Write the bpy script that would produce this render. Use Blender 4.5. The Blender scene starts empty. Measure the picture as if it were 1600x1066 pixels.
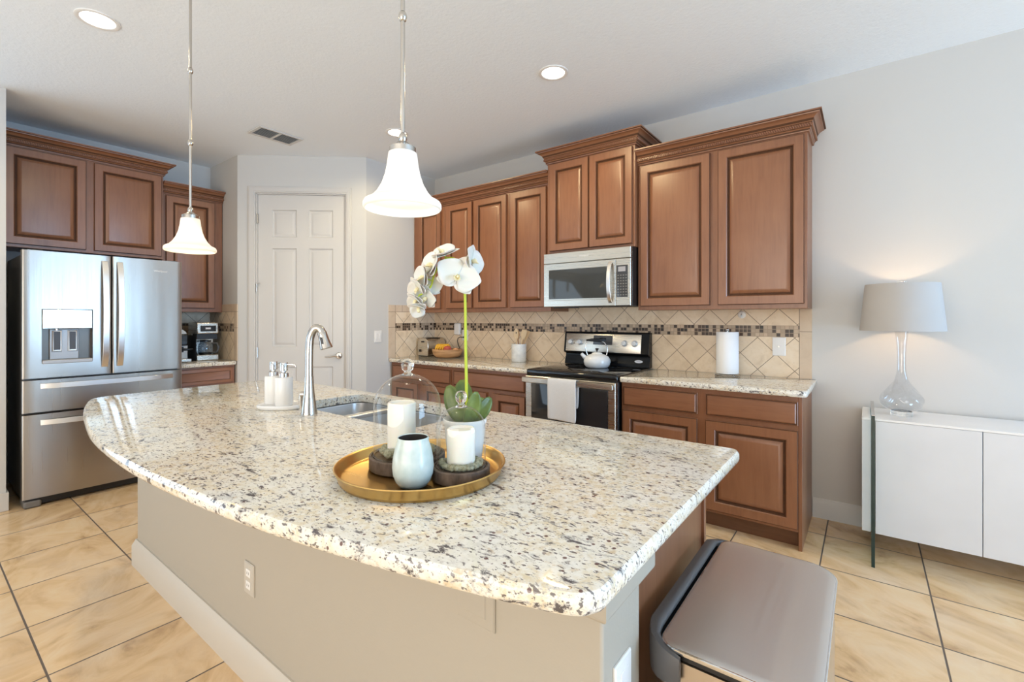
import bpy, bmesh, math, random
from mathutils import Vector, Matrix
V = Vector
R = math.radians
sc = bpy.context.scene
COL = sc.collection
random.seed(7)
PI = math.pi

# ------------------------------------------------------------------ camera
cam_d = bpy.data.cameras.new('camera')
cam = bpy.data.objects.new('camera', cam_d)
COL.objects.link(cam)
cam.location = (0.285, -3.704, 1.32)
cam.rotation_euler = (R(90), 0, 0.648)
cam_d.sensor_width = 36
cam_d.lens = 729.5 / 1600 * 36
cam_d.shift_y = -(533 - 498) / 1600
cam_d.clip_start = 0.02
sc.camera = cam
# ------------------------------------------------------------------ view, world
sc.view_settings.view_transform = 'Standard'
sc.view_settings.look = 'None'
sc.view_settings.gamma = 1
sc.view_settings.use_curve_mapping = False
sc.view_settings.exposure = -0.06
cy = sc.cycles
cy.use_denoising = True
cy.max_bounces = 12
cy.diffuse_bounces = 8
cy.glossy_bounces = 5
cy.transmission_bounces = 8
cy.transparent_max_bounces = 16
cy.caustics_reflective = False
cy.caustics_refractive = False
cy.sample_clamp_indirect = 6
cy.blur_glossy = 0.5
w = bpy.data.worlds.new('world')
sc.world = w
w.use_nodes = True
bg = w.node_tree.nodes['Background']
bg.inputs[0].default_value = (0.80, 0.90, 1.0, 1)
bg.inputs[1].default_value = 0.3


def area(name, loc, target, sx, sy, power, color, parent=None):
    d = bpy.data.lights.new(name, 'AREA')
    d.shape = 'RECTANGLE'
    d.size, d.size_y = sx, sy
    d.energy = power
    d.color = color
    o = bpy.data.objects.new(name, d)
    COL.objects.link(o)
    o.location = loc
    o.rotation_euler = (V(target) - V(loc)).to_track_quat('-Z', 'Z').to_euler()
    return o


# daylight entering by the windows behind and beside the camera, plus an added left fill
area('daylight_side_window', (6.3, -1.85, 1.35), (0, -2.0, 4.2), 3.2, 2.2, 420, (0.42, 0.68, 1.0))
area('daylight_garden_door', (0.2, -7.45, 1.25), (0.2, 0, 4.0), 4.6, 2.2, 175, (1.0, 0.93, 0.84))
area('left_ceiling_fill', (-5.12, -5.5, 1.3), (0.0, -4.2, 6.5), 3.4, 2.2, 66, (0.60, 0.80, 1.0))  # added fill lamp on the unseen left side, brightens the ceiling

# ------------------------------------------------------------------ node helper


class NT:
    def __init__(s, name):
        s.m = bpy.data.materials.new(name)
        s.m.use_nodes = True
        s.t = s.m.node_tree
        s.t.nodes.clear()
        s.out = s.t.nodes.new('ShaderNodeOutputMaterial')

    def set(s, sock, v):
        if hasattr(v, 'is_output'):
            s.t.links.new(v, sock)
        else:
            if isinstance(v, (tuple, list)) and len(v) == 3 and sock.type == 'RGBA':
                v = (*v, 1)
            sock.default_value = v

    def n(s, typ, ins=None, **props):
        x = s.t.nodes.new('ShaderNode' + typ)
        for k, v in props.items():
            setattr(x, k, v)
        for k, v in (ins or {}).items():
            s.set(x.inputs[k], v)
        return x

    def math(s, op, a, b=0.0, c=0.0, clamp=False):
        x = s.n('Math', {0: a, 1: b, 2: c}, operation=op)
        x.use_clamp = clamp
        return x.outputs[0]

    def mix(s, f, a, b, blend='MIX'):
        x = s.t.nodes.new('ShaderNodeMix')
        x.data_type = 'RGBA'
        x.blend_type = blend
        s.set(x.inputs[0], f)
        s.set(x.inputs[6], a)
        s.set(x.inputs[7], b)
        return x.outputs[2]

    def obj(s):
        return s.n('TexCoord').outputs['Object']

    def mapping(s, vec, scale=(1, 1, 1), rot=(0, 0, 0), loc=(0, 0, 0)):
        return s.n('Mapping', {'Vector': vec, 'Scale': scale, 'Rotation': rot, 'Location': loc}).outputs[0]

    def noise(s, vec, scale, detail=3, rough=0.5, dist=0.0):
        return s.n('TexNoise', {'Vector': vec, 'Scale': scale, 'Detail': detail, 'Roughness': rough, 'Distortion': dist}).outputs[0]

    def ramp(s, f, stops):
        x = s.n('ValToRGB', {0: f})
        e = x.color_ramp.elements
        while len(e) > 1:
            e.remove(e[-1])
        e[0].position, e[0].color = stops[0][0], (*stops[0][1], 1)
        for p, c in stops[1:]:
            k = e.new(p)
            k.color = (*c, 1)
        return x.outputs[0]

    def step(s, v, lo, hi):
        return s.n('MapRange', {'Value': v, 'From Min': lo, 'From Max': hi}).outputs[0]

    def bsdf(s, color, rough=0.5, metal=0.0, bump=None, bstr=0.1, bdist=0.01, **kw):
        b = s.n('BsdfPrincipled')
        s.set(b.inputs['Base Color'], color)
        s.set(b.inputs['Roughness'], rough)
        s.set(b.inputs['Metallic'], metal)
        for k, v in kw.items():
            s.set(b.inputs[k.replace('_', ' ')], v)
        if bump is not None:
            bm_ = s.n('Bump', {'Height': bump, 'Strength': bstr, 'Distance': bdist})
            s.t.links.new(bm_.outputs[0], b.inputs['Normal'])
        s.t.links.new(b.outputs[0], s.out.inputs[0])
        return b


MAT = {}


def simple(name, color, rough=0.5, metal=0.0, **kw):
    t = NT(name)
    v = t.noise(t.obj(), 6.0, 2)
    c = t.mix(t.step(v, 0.3, 0.7), tuple(x * 0.96 for x in color), color)
    t.bsdf(c, rough, metal, **kw)
    MAT[name] = t.m
    return t.m


def paint(name, color, bscale=160, bstr=0.08, rough=0.6):
    t = NT(name)
    o = t.obj()
    h = t.noise(o, bscale, 3)
    t.bsdf(color, rough, 0, bump=h, bstr=bstr, bdist=0.004)
    MAT[name] = t.m


paint('wall_paint', (0.595, 0.59, 0.575))
paint('ceiling_paint', (0.85, 0.90, 0.95), 55, 0.55, 0.7)
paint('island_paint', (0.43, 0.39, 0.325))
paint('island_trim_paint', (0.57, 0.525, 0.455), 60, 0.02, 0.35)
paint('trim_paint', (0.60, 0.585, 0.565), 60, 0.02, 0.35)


def wood(name, horiz=False, tint=1.0, rough=0.34, spec=0.65):
    t = NT(name)
    o = t.obj()
    r = t.n('ObjectInfo').outputs['Random']
    sh = t.n('CombineXYZ', {0: t.math('MULTIPLY', r, 9.0), 1: 0.0, 2: t.math('MULTIPLY', r, 5.0)}).outputs[0]
    p = t.n('VectorMath', {0: o, 1: sh}, operation='ADD').outputs[0]
    scv = (14, 14, 1.2) if not horiz else (1.6, 1.6, 16)
    g = t.noise(t.mapping(p, scv), 3.0, 5, 0.6, 0.6)
    b = t.noise(p, 2.6, 3, 0.55)
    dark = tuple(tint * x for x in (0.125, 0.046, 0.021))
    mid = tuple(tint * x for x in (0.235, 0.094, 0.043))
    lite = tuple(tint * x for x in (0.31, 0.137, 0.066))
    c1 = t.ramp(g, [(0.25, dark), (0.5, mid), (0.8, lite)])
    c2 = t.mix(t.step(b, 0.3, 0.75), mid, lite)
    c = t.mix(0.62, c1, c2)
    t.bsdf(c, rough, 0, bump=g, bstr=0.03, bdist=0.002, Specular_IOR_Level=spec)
    MAT[name] = t.m


wood('cabinet_wood')
wood('cabinet_wood_horizontal', True)
wood('cabinet_side_wood', False, 0.95)
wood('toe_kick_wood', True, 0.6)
wood('dark_wood', False, 0.36, 0.6, 0.25)  # darker wood tone for door groove and crown profile faces


def granite():
    t = NT('granite')
    o = t.obj()
    blot = t.noise(o, 7.0, 5, 0.6)
    fine = t.noise(o, 60.0, 4, 0.7)
    c = t.ramp(blot, [(0.30, (0.66, 0.65, 0.62)), (0.44, (0.78, 0.745, 0.65)), (0.55, (0.72, 0.62, 0.44)), (0.66, (0.77, 0.72, 0.62))])
    c = t.mix(t.math('MULTIPLY', t.step(fine, 0.42, 0.58), 0.8), c, (0.84, 0.82, 0.765))
    tanm = t.noise(o, 36.0, 3, 0.6)
    c = t.mix(t.math('MULTIPLY', t.step(tanm, 0.60, 0.70), 0.55), c, (0.55, 0.40, 0.22))
    # grey drifts, elongated along one grain
    grain = R(-24)
    st = t.mapping(o, (20, 44, 32), (0, 0, grain))
    s1 = t.noise(st, 1.0, 5, 0.68, 0.5)
    patch = t.noise(o, 4.5, 3, 0.6)
    thr = t.math('SUBTRACT', 0.635, t.math('MULTIPLY', patch, 0.13))
    e1 = t.math('SUBTRACT', s1, thr)
    c = t.mix(t.math('MULTIPLY', t.step(e1, 0.0, 0.03), 0.6), c, (0.36, 0.345, 0.34))
    c = t.mix(t.math('MULTIPLY', t.step(e1, 0.045, 0.075), 0.9), c, (0.055, 0.045, 0.05))
    # small dark dashes
    st2 = t.mapping(o, (62, 130, 95), (0, 0, grain))
    s2 = t.noise(st2, 1.0, 2, 0.55)
    c = t.mix(t.math('MULTIPLY', t.step(s2, 0.612, 0.647), 0.88), c, (0.115, 0.095, 0.095))
    st3 = t.mapping(o, (130, 230, 180), (0, 0, R(-40)))
    s3 = t.noise(st3, 1.0, 2, 0.55)
    c = t.mix(t.math('MULTIPLY', t.step(s3, 0.63, 0.67), 0.65), c, (0.19, 0.155, 0.135))
    # garnet dots
    vo = t.n('TexVoronoi', {'Vector': o, 'Scale': 58.0})
    dd = t.step(vo.outputs['Distance'], 0.26, 0.19)
    pick = t.step(t.n('SeparateColor', {0: vo.outputs['Color']}).outputs[0], 0.80, 0.82)
    c = t.mix(t.math('MULTIPLY', t.math('MULTIPLY', dd, pick), 0.9), c, (0.11, 0.04, 0.035))
    t.bsdf(c, 0.07, 0, Specular_IOR_Level=0.6)
    MAT['granite'] = t.m


granite()


def floor_mat():
    t = NT('floor_tile')
    o = t.obj()
    s = t.n('SeparateXYZ', {0: o})
    T = 0.4430
    a = t.math('DIVIDE', t.math('SUBTRACT', s.outputs[0], 0.533), T)
    b = t.math('DIVIDE', t.math('ADD', s.outputs[1], 0.288), 0.4395)
    da = t.math('ABSOLUTE', t.math('SUBTRACT', t.math('FRACT', t.math('ADD', a, 0.5)), 0.5))
    db = t.math('ABSOLUTE', t.math('SUBTRACT', t.math('FRACT', t.math('ADD', b, 0.5)), 0.5))
    d = t.math('MULTIPLY', t.math('MINIMUM', da, db), T)
    grout = t.step(d, 0.0042, 0.0030)
    cell = t.n('CombineXYZ', {0: t.math('FLOOR', a), 1: t.math('FLOOR', b), 2: 0.0}).outputs[0]
    wn = t.n('TexWhiteNoise', {0: cell}, noise_dimensions='3D')
    off = t.n('VectorMath', {0: wn.outputs['Color'], 3: 14.0}, operation='SCALE')
    p = t.n('VectorMath', {0: o, 1: off.outputs[0]}, operation='ADD').outputs[0]
    rot = t.n('VectorRotate', {'Vector': p, 'Angle': t.math('MULTIPLY', wn.outputs['Value'], 1.2)}, rotation_type='Z_AXIS').outputs[0]
    m = t.mapping(rot, (2.2, 3.4, 2))
    n1 = t.noise(m, 1.3, 6, 0.6, 1.6)
    n2 = t.noise(rot, 3.0, 4, 0.6)
    c = t.ramp(n1, [(0.27, (0.46, 0.285, 0.145)), (0.40, (0.69, 0.465, 0.25)), (0.54, (0.80, 0.57, 0.33)), (0.74, (0.84, 0.66, 0.43))])
    c = t.mix(t.math('MULTIPLY', t.step(n2, 0.45, 0.75), 0.5), c, (0.82, 0.70, 0.55))
    c = t.mix(t.math('MULTIPLY', t.math('SUBTRACT', wn.outputs['Value'], 0.5), 0.25), c, (0.66, 0.50, 0.33))
    c = t.mix(grout, c, (0.135, 0.105, 0.085))
    rg = t.math('ADD', t.math('MULTIPLY', grout, 0.4), 0.24)
    h = t.math('SUBTRACT', t.math('MULTIPLY', n1, 0.06), grout)
    t.bsdf(c, rg, 0, bump=h, bstr=0.35, bdist=0.003)
    MAT['floor_tile'] = t.m


floor_mat()


def splash(name, axis, lo, hi, u1, u2, top):
    """travertine diamonds round a mosaic band; border outside lo..hi and above top"""
    t = NT(name)
    o = t.obj()
    s = t.n('SeparateXYZ', {0: o})
    u, z = s.outputs[axis], s.outputs[2]
    T = 0.2265

    def lattice(u0, z0):
        p = t.math('DIVIDE', t.math('SUBTRACT', u, u0), T)
        q = t.math('DIVIDE', t.math('SUBTRACT', z, z0), T)
        A, B = t.math('ADD', p, q), t.math('SUBTRACT', p, q)
        ds = [t.math('ABSOLUTE', t.math('SUBTRACT', t.math('FRACT', t.math('ADD', k, 0.5)), 0.5)) for k in (A, B)]
        return t.math('MULTIPLY', t.math('MINIMUM', ds[0], ds[1]), T * 0.707), t.math('FLOOR', A), t.math('FLOOR', B)
    d1, a1, b1 = lattice(u1, 1.187)
    d2, a2, b2 = lattice(u2, 1.277)
    upper = t.math('GREATER_THAN', z, 1.235)
    mixv = lambda f, a, b: t.math('ADD', t.math('MULTIPLY', a, t.math('SUBTRACT', 1.0, f)), t.math('MULTIPLY', b, f))
    d = mixv(upper, d1, d2)
    # border strips
    bord = t.math('MAXIMUM', t.math('MAXIMUM', t.math('LESS_THAN', u, lo), t.math('GREATER_THAN', u, hi)), t.math('GREATER_THAN', z, top))
    eb = t.math('MINIMUM', t.math('MINIMUM', t.math('ABSOLUTE', t.math('SUBTRACT', u, lo)), t.math('ABSOLUTE', t.math('SUBTRACT', u, hi))), t.math('ABSOLUTE', t.math('SUBTRACT', z, top)))
    dj = t.math('MINIMUM', t.math('ABSOLUTE', t.math('SUBTRACT', z, 1.231)), t.math('ABSOLUTE', t.math('SUBTRACT', u, lo + 0.09)))
    d = mixv(bord, t.math('MINIMUM', d, eb), t.math('MINIMUM', eb, dj))
    grout = t.step(d, 0.0024, 0.0014)
    cell = t.n('CombineXYZ', {0: mixv(upper, a1, a2), 1: mixv(upper, b1, b2), 2: bord}).outputs[0]
    wn = t.n('TexWhiteNoise', {0: cell}, noise_dimensions='3D').outputs['Value']
    n1 = t.noise(o, 11, 5, 0.6, 0.5)
    n2 = t.noise(o, 60, 3, 0.6)
    c = t.ramp(n1, [(0.3, (0.68, 0.53, 0.37)), (0.5, (0.82, 0.67, 0.49)), (0.72, (0.86, 0.73, 0.57))])
    c = t.mix(t.math('MULTIPLY', wn, 0.35), c, (0.64, 0.50, 0.36))
    c = t.mix(t.math('MULTIPLY', t.step(n2, 0.62, 0.75), 0.25), c, (0.36, 0.25, 0.16))
    c = t.mix(t.math('MULTIPLY', bord, 0.6), c, (0.54, 0.42, 0.315))
    c = t.mix(grout, c, (0.23, 0.165, 0.115))
    # mosaic band
    P = 0.0262
    band = t.math('MULTIPLY', t.math('MULTIPLY', t.math('GREATER_THAN', z, 1.1925), t.math('LESS_THAN', z, 1.2725)), t.math('MULTIPLY', t.math('GREATER_THAN', u, lo), t.math('LESS_THAN', u, hi)))
    pu, pz = t.math('DIVIDE', u, P), t.math('DIVIDE', t.math('SUBTRACT', z, 1.1935), P)
    mu = t.math('ABSOLUTE', t.math('SUBTRACT', t.math('FRACT', pu), 0.5))
    mz = t.math('ABSOLUTE', t.math('SUBTRACT', t.math('FRACT', pz), 0.5))
    inside = t.step(t.math('MAXIMUM', mu, mz), 0.45, 0.42)
    mc = t.n('CombineXYZ', {0: t.math('FLOOR', pu), 1: t.math('FLOOR', pz), 2: 3.0}).outputs[0]
    wm = t.n('TexWhiteNoise', {0: mc}, noise_dimensions='3D').outputs['Value']
    dark = t.math('GREATER_THAN', wm, 0.56)
    dc = t.mix(t.step(wm, 0.56, 1.0), (0.014, 0.009, 0.006), (0.075, 0.042, 0.024))
    lc = t.mix(t.step(wm, 0.0, 0.56), (0.40, 0.31, 0.22), (0.60, 0.46, 0.33))
    tc = t.mix(inside, (0.38, 0.28, 0.195), t.mix(dark, lc, dc))
    c = t.mix(band, c, tc)
    rg = t.math('SUBTRACT', 0.45, t.math('MULTIPLY', t.math('MULTIPLY', band, dark), 0.10))
    h = t.math('SUBTRACT', t.math('MULTIPLY', n1, 0.08), grout)
    t.bsdf(c, rg, 0, bump=h, bstr=0.3, bdist=0.002)
    MAT[name] = t.m


splash('range_wall_tile', 0, -9.0, -0.072, -0.099, -0.083, 1.42)
splash('pantry_side_tile', 1, -0.565, 9.0, -0.334, -0.456, 1.391)
splash('nook_side_tile', 0, -9.0, -4.605, -4.95, -4.90, 1.388)
splash('nook_back_tile', 1, -9.0, 9.0, -1.93, -1.84, 1.42)


def steel(name, color=(0.60, 0.60, 0.61), rough=0.27, axis=2, wav=0.0, streak=160):
    t = NT(name)
    o = t.obj()
    scl = [streak, streak, streak]
    scl[axis] = 1.5
    g = t.noise(t.mapping(o, tuple(scl)), 1.0, 2)
    wv = t.noise(t.mapping(o, (1, 7.0, 0.8)), 1.0, 0.5)
    h = t.math('ADD', t.math('MULTIPLY', g, 0.02), t.math('MULTIPLY', wv, wav))
    rr = t.math('ADD', t.math('MULTIPLY', g, 0.12), rough - 0.06)
    t.bsdf(color, rr, 1.0, bump=h, bstr=0.25, bdist=0.02)
    MAT[name] = t.m


steel('fridge_steel', (0.43, 0.40, 0.365), 0.30, 2, 1.0)
steel('dispenser_panel_steel', (0.42, 0.41, 0.37), 0.12, 2)
steel('steel', (0.64, 0.60, 0.53), 0.28, 0)
steel('handle_steel', (0.82, 0.82, 0.82), 0.33, 2)
steel('nickel', (0.56, 0.53, 0.49), 0.2, 2)
steel('chrome', (0.75, 0.75, 0.75), 0.08, 2)
steel('sink_steel', (0.62, 0.62, 0.62), 0.36, 0)
steel('lid_steel', (0.74, 0.71, 0.69), 0.40, 1)
steel('can_steel', (0.60, 0.52, 0.43), 0.30, 2)
steel('old_brass', (0.74, 0.47, 0.16), 0.30, 0, 0.5, 30)
simple('black_plastic', (0.012, 0.012, 0.013), 0.35)
simple('black_gloss', (0.008, 0.008, 0.009), 0.06)
simple('black_enamel', (0.007, 0.007, 0.008), 0.12, 0.0, Specular_IOR_Level=0.2)
simple('oven_glass', (0.025, 0.025, 0.026), 0.05)
simple('window_glass_dark', (0.05, 0.052, 0.05), 0.06)
simple('grey_plastic', (0.085, 0.083, 0.085), 0.42)
simple('fridge_side_grey', (0.16, 0.155, 0.15), 0.45)
simple('dispenser_grey', (0.42, 0.42, 0.43), 0.35, 0.3)
simple('recess_grey', (0.16, 0.145, 0.13), 0.35, 0.6)
simple('paddle_black', (0.06, 0.06, 0.07), 0.4)
simple('white_plastic', (0.82, 0.81, 0.79), 0.35)
simple('painted_plate', (0.54, 0.50, 0.435), 0.45)
simple('white_gloss', (0.84, 0.84, 0.85), 0.12)
simple('white_satin', (0.69, 0.70, 0.73), 0.35)
simple('ceramic_white', (0.86, 0.85, 0.83), 0.25)
simple('enamel_white', (0.80, 0.83, 0.86), 0.08)
simple('paper_white', (0.86, 0.87, 0.89), 0.9)
simple('candle_wax', (0.90, 0.86, 0.77), 0.45, Subsurface_Weight=0.3, Subsurface_Radius=(0.02, 0.012, 0.006), Subsurface_Scale=0.5)
simple('vent_dark', (0.05, 0.05, 0.048), 0.7)
simple('vent_slat', (0.62, 0.62, 0.60), 0.5)
simple('knob_white', (0.78, 0.77, 0.76), 0.22, 0.25)
simple('light_wood', (0.66, 0.43, 0.21), 0.5)
simple('pale_wood', (0.72, 0.52, 0.30), 0.5)
simple('rose_wood', (0.56, 0.33, 0.19), 0.5)
simple('stem_green', (0.46, 0.55, 0.03), 0.45)
simple('petal_white', (0.69, 0.68, 0.645), 0.5, Subsurface_Weight=0.15, Subsurface_Scale=0.01)
simple('lip_yellow', (0.82, 0.74, 0.48), 0.5)
simple('yellow_fruit', (0.80, 0.43, 0.025), 0.4)
simple('peach_fruit', (0.80, 0.40, 0.20), 0.45)
simple('logo_light', (0.80, 0.80, 0.80), 0.3)
simple('badge_white', (0.80, 0.80, 0.84), 0.3)
simple('badge_grey', (0.40, 0.40, 0.44), 0.4)
simple('screen_grey', (0.06, 0.06, 0.065), 0.12)
simple('key_grey', (0.22, 0.22, 0.21), 0.5)
simple('lamp_shade_grey', (0.47, 0.46, 0.455), 0.8)
simple('jar_dark', (0.05, 0.04, 0.035), 0.6)


def leaf_mat():
    t = NT('orchid_leaf')
    o = t.obj()
    n = t.noise(o, 25, 3)
    c = t.ramp(n, [(0.35, (0.085, 0.125, 0.025)), (0.6, (0.15, 0.205, 0.045)), (0.8, (0.23, 0.295, 0.09))])
    t.bsdf(c, 0.35)
    MAT['orchid_leaf'] = t.m


leaf_mat()


def moss_mat():
    t = NT('moss')
    n = t.noise(t.obj(), 120, 4, 0.7)
    c = t.ramp(n, [(0.3, (0.16, 0.155, 0.085)), (0.55, (0.42, 0.41, 0.28)), (0.8, (0.60, 0.58, 0.46))])
    t.bsdf(c, 0.9, 0, bump=n, bstr=1.0, bdist=0.01)
    MAT['moss'] = t.m


moss_mat()


def bark_mat(name, a, b, s):
    t = NT(name)
    n = t.noise(t.mapping(t.obj(), s), 1.0, 5, 0.6)
    t.bsdf(t.ramp(n, [(0.3, a), (0.7, b)]), 0.6, 0, bump=n, bstr=0.3, bdist=0.003)
    MAT[name] = t.m


bark_mat('cloche_wood', (0.05, 0.032, 0.022), (0.17, 0.115, 0.08), (60, 60, 25))
bark_mat('bowl_wood', (0.33, 0.17, 0.07), (0.60, 0.36, 0.18), (6, 6, 60))
bark_mat('apple_red', (0.36, 0.02, 0.02), (0.62, 0.16, 0.10), (30, 30, 8))
bark_mat('marble', (0.60, 0.63, 0.66), (0.85, 0.86, 0.87), (18, 18, 30))
bark_mat('towel_cloth', (0.68, 0.70, 0.73), (0.80, 0.81, 0.83), (300, 300, 300))


def jar_mat():
    t = NT('celadon')
    n = t.noise(t.obj(), 30, 3)
    t.bsdf(t.ramp(n, [(0.3, (0.50, 0.60, 0.57)), (0.7, (0.66, 0.72, 0.68))]), 0.22)
    MAT['celadon'] = t.m


jar_mat()


def thin_glass(name, tint=(0.97, 0.98, 0.98), strength=1.0, ior=1.5):
    t = NT(name)
    fc_ = t.n('LayerWeight', {'Blend': 0.5}).outputs['Facing']
    fr = t.math('ADD', t.math('MULTIPLY', t.math('POWER', fc_, 4.0), 0.75), 0.035)
    tr = t.n('BsdfTransparent', {0: tint})
    gl = t.n('BsdfGlossy', {'Color': (1, 1, 1), 'Roughness': 0.02})
    mx = t.n('MixShader', {0: t.math('MULTIPLY', fr, strength, clamp=True), 1: tr.outputs[0], 2: gl.outputs[0]})
    t.t.links.new(mx.outputs[0], t.out.inputs[0])
    MAT[name] = t.m


thin_glass('dome_glass', (0.965, 0.97, 0.965), 1.0, 1.45)


def solid_glass(name, color, rough=0.0, ior=1.45):
    t = NT(name)
    b = t.bsdf(color, rough, 0)
    b.inputs['Transmission Weight'].default_value = 1.0
    b.inputs['IOR'].default_value = ior
    MAT[name] = t.m


solid_glass('clear_glass', (0.98, 0.99, 0.99))
thin_glass('lamp_glass', (0.90, 0.91, 0.92), 1.5, 1.5)
thin_glass('coffee_glass', (0.62, 0.66, 0.70), 1.5, 1.5)
simple('glass_edge_green', (0.003, 0.028, 0.026), 0.12)
thin_glass('panel_glass', (0.86, 0.95, 0.92), 1.0, 1.5)


def glow(name, color, strength, rough=0.4, base=(0.85, 0.83, 0.8)):
    t = NT(name)
    b = t.bsdf(base, rough)
    b.inputs['Emission Color'].default_value = (*color, 1)
    b.inputs['Emission Strength'].default_value = strength
    MAT[name] = t.m


def shade_glass(name, color, strength):
    """opal glass: scatters part of the bulb's light through"""
    t = NT(name)
    df = t.n('BsdfDiffuse', {'Color': (0.86, 0.85, 0.83, 1)})
    tl = t.n('BsdfTranslucent', {'Color': (0.95, 0.93, 0.90, 1)})
    mx = t.n('MixShader', {0: 0.25, 1: df.outputs[0], 2: tl.outputs[0]})
    em = t.n('Emission', {'Color': (*color, 1), 'Strength': strength})
    ad = t.n('AddShader', {0: mx.outputs[0], 1: em.outputs[0]})
    t.t.links.new(ad.outputs[0], t.out.inputs[0])
    MAT[name] = t.m


shade_glass('shade_glow', (1.0, 0.93, 0.84), 0.05)
shade_glass('shade_glow_warm', (1.0, 0.68, 0.28), 0.16)
glow('can_glow', (1.0, 0.95, 0.86), 5.0)
glow('bulb_glow', (1.0, 0.82, 0.58), 6.0)

# ------------------------------------------------------------------ mesh helper


class MB:
    def __init__(s):
        s.b = bmesh.new()

    def face(s, pts):
        vs = [s.b.verts.new(p) for p in pts]
        return s.b.faces.new(vs)

    def box(s, x0, y0, z0, x1, y1, z1):
        x0, x1 = min(x0, x1), max(x0, x1)
        y0, y1 = min(y0, y1), max(y0, y1)
        z0, z1 = min(z0, z1), max(z0, z1)
        v = [s.b.verts.new((x, y, z)) for z in (z0, z1) for y in (y0, y1) for x in (x0, x1)]
        for f in ((0, 2, 3, 1), (4, 5, 7, 6), (0, 1, 5, 4), (2, 6, 7, 3), (0, 4, 6, 2), (1, 3, 7, 5)):
            s.b.faces.new([v[i] for i in f])
        return s

    def obox(s, c, ax, ay, az, hx, hy, hz):
        c, ax, ay, az = V(c), V(ax).normalized(), V(ay).normalized(), V(az).normalized()
        v = [s.b.verts.new(c + ax * (hx * i) + ay * (hy * j) + az * (hz * k)) for k in (-1, 1) for j in (-1, 1) for i in (-1, 1)]
        for f in ((0, 2, 3, 1), (4, 5, 7, 6), (0, 1, 5, 4), (2, 6, 7, 3), (0, 4, 6, 2), (1, 3, 7, 5)):
            s.b.faces.new([v[i] for i in f])
        return s

    def loops(s, rings, cap0=True, cap1=True, closed=True):
        rr = [[s.b.verts.new(p) for p in r] for r in rings]
        n = len(rr[0])
        for a, b in zip(rr, rr[1:]):
            for i in range(n if closed else n - 1):
                j = (i + 1) % n
                s.b.faces.new((a[i], a[j], b[j], b[i]))
        if cap0:
            s.b.faces.new(list(reversed(rr[0])))
        if cap1:
            s.b.faces.new(rr[-1])
        return s

    def lathe(s, c, prof, seg=32, axis=(0, 0, 1), cap0=True, cap1=True, rib=None):
        c, az = V(c), V(axis).normalized()
        ax = az.orthogonal().normalized()
        ay = az.cross(ax)
        rings = []
        for r, h in prof:
            ring = []
            for k in range(seg):
                a = 2 * PI * k / seg
                rr = max(r, 1e-5) * (rib(k, h) if rib else 1)
                ring.append(c + ax * (rr * math.cos(a)) + ay * (rr * math.sin(a)) + az * h)
            rings.append(ring)
        return s.loops(rings, cap0, cap1)

    def cyl(s, p0, p1, r0, r1=None, seg=20):
        p0, p1 = V(p0), V(p1)
        r1 = r0 if r1 is None else r1
        L = (p1 - p0).length
        return s.lathe(p0, [(r0, 0), (r1, L)], seg, p1 - p0)

    def tube(s, pts, r, seg=12, flat=None):
        pts = [V(p) for p in pts]
        n = len(pts)
        rs = r if isinstance(r, (list, tuple)) else [r] * n
        rings = []
        t0 = (pts[1] - pts[0]).normalized()
        nx = t0.orthogonal().normalized()
        for i in range(n):
            t = (pts[min(i + 1, n - 1)] - pts[max(i - 1, 0)]).normalized()
            nx = (nx - t * nx.dot(t)).normalized()
            ny = t.cross(nx)
            rings.append([pts[i] + nx * (rs[i] * math.cos(2 * PI * k / seg)) + ny * (rs[i] * math.sin(2 * PI * k / seg)) for k in range(seg)])
        return s.loops(rings)

    def panel(s, O, U, W, N, w, h, rings, dark_faces=(), cap0=True):
        O, U, W, N = V(O), V(U), V(W), V(N)
        rr = []
        for ins, d in rings:
            rr.append([O + U * a + W * b + N * d for a, b in ((ins, ins), (w - ins, ins), (w - ins, h - ins), (ins, h - ins))])
        k0 = len(s.b.faces)
        s.loops(rr, cap0)
        if dark_faces:
            s.b.faces.ensure_lookup_table()
            for i in dark_faces:
                for j in range(4):
                    s.b.faces[k0 + i * 4 + j].material_index = 1
        return s

    def sphere(s, c, r, sx=1, sy=1, sz=1, seg=16, rings=10):
        prof = [(r * math.sin(PI * i / rings), -r * math.cos(PI * i / rings)) for i in range(rings + 1)]
        rg = []
        for rad, h in prof:
            rg.append([(c[0] + sx * max(rad, 1e-5) * math.cos(2 * PI * k / seg), c[1] + sy * max(rad, 1e-5) * math.sin(2 * PI * k / seg), c[2] + sz * h) for k in range(seg)])
        return s.loops(rg)

    def sweep(s, path, prof, side=1, dark_faces=()):
        """profile (out, z) swept along a 2D path with mitres; out lies to the right (side=1) of travel"""
        P = [V((p[0], p[1])) for p in path]
        rings = []
        for i in range(len(P)):
            ns = []
            if i > 0:
                d = (P[i] - P[i - 1]).normalized()
                ns.append(V((d.y, -d.x)) * side)
            if i < len(P) - 1:
                d = (P[i + 1] - P[i]).normalized()
                ns.append(V((d.y, -d.x)) * side)
            m = ns[0] if len(ns) == 1 else (ns[0] + ns[1]) / (1 + ns[0].dot(ns[1]))
            rings.append([(P[i].x + m.x * o, P[i].y + m.y * o, z) for o, z in prof])
        k0 = len(s.b.faces)
        s.loops(rings)
        if dark_faces:
            s.b.faces.ensure_lookup_table()
            for i in range(len(P) - 1):
                for g in dark_faces:
                    s.b.faces[k0 + i * len(prof) + g].material_index = 1
        return s

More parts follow.
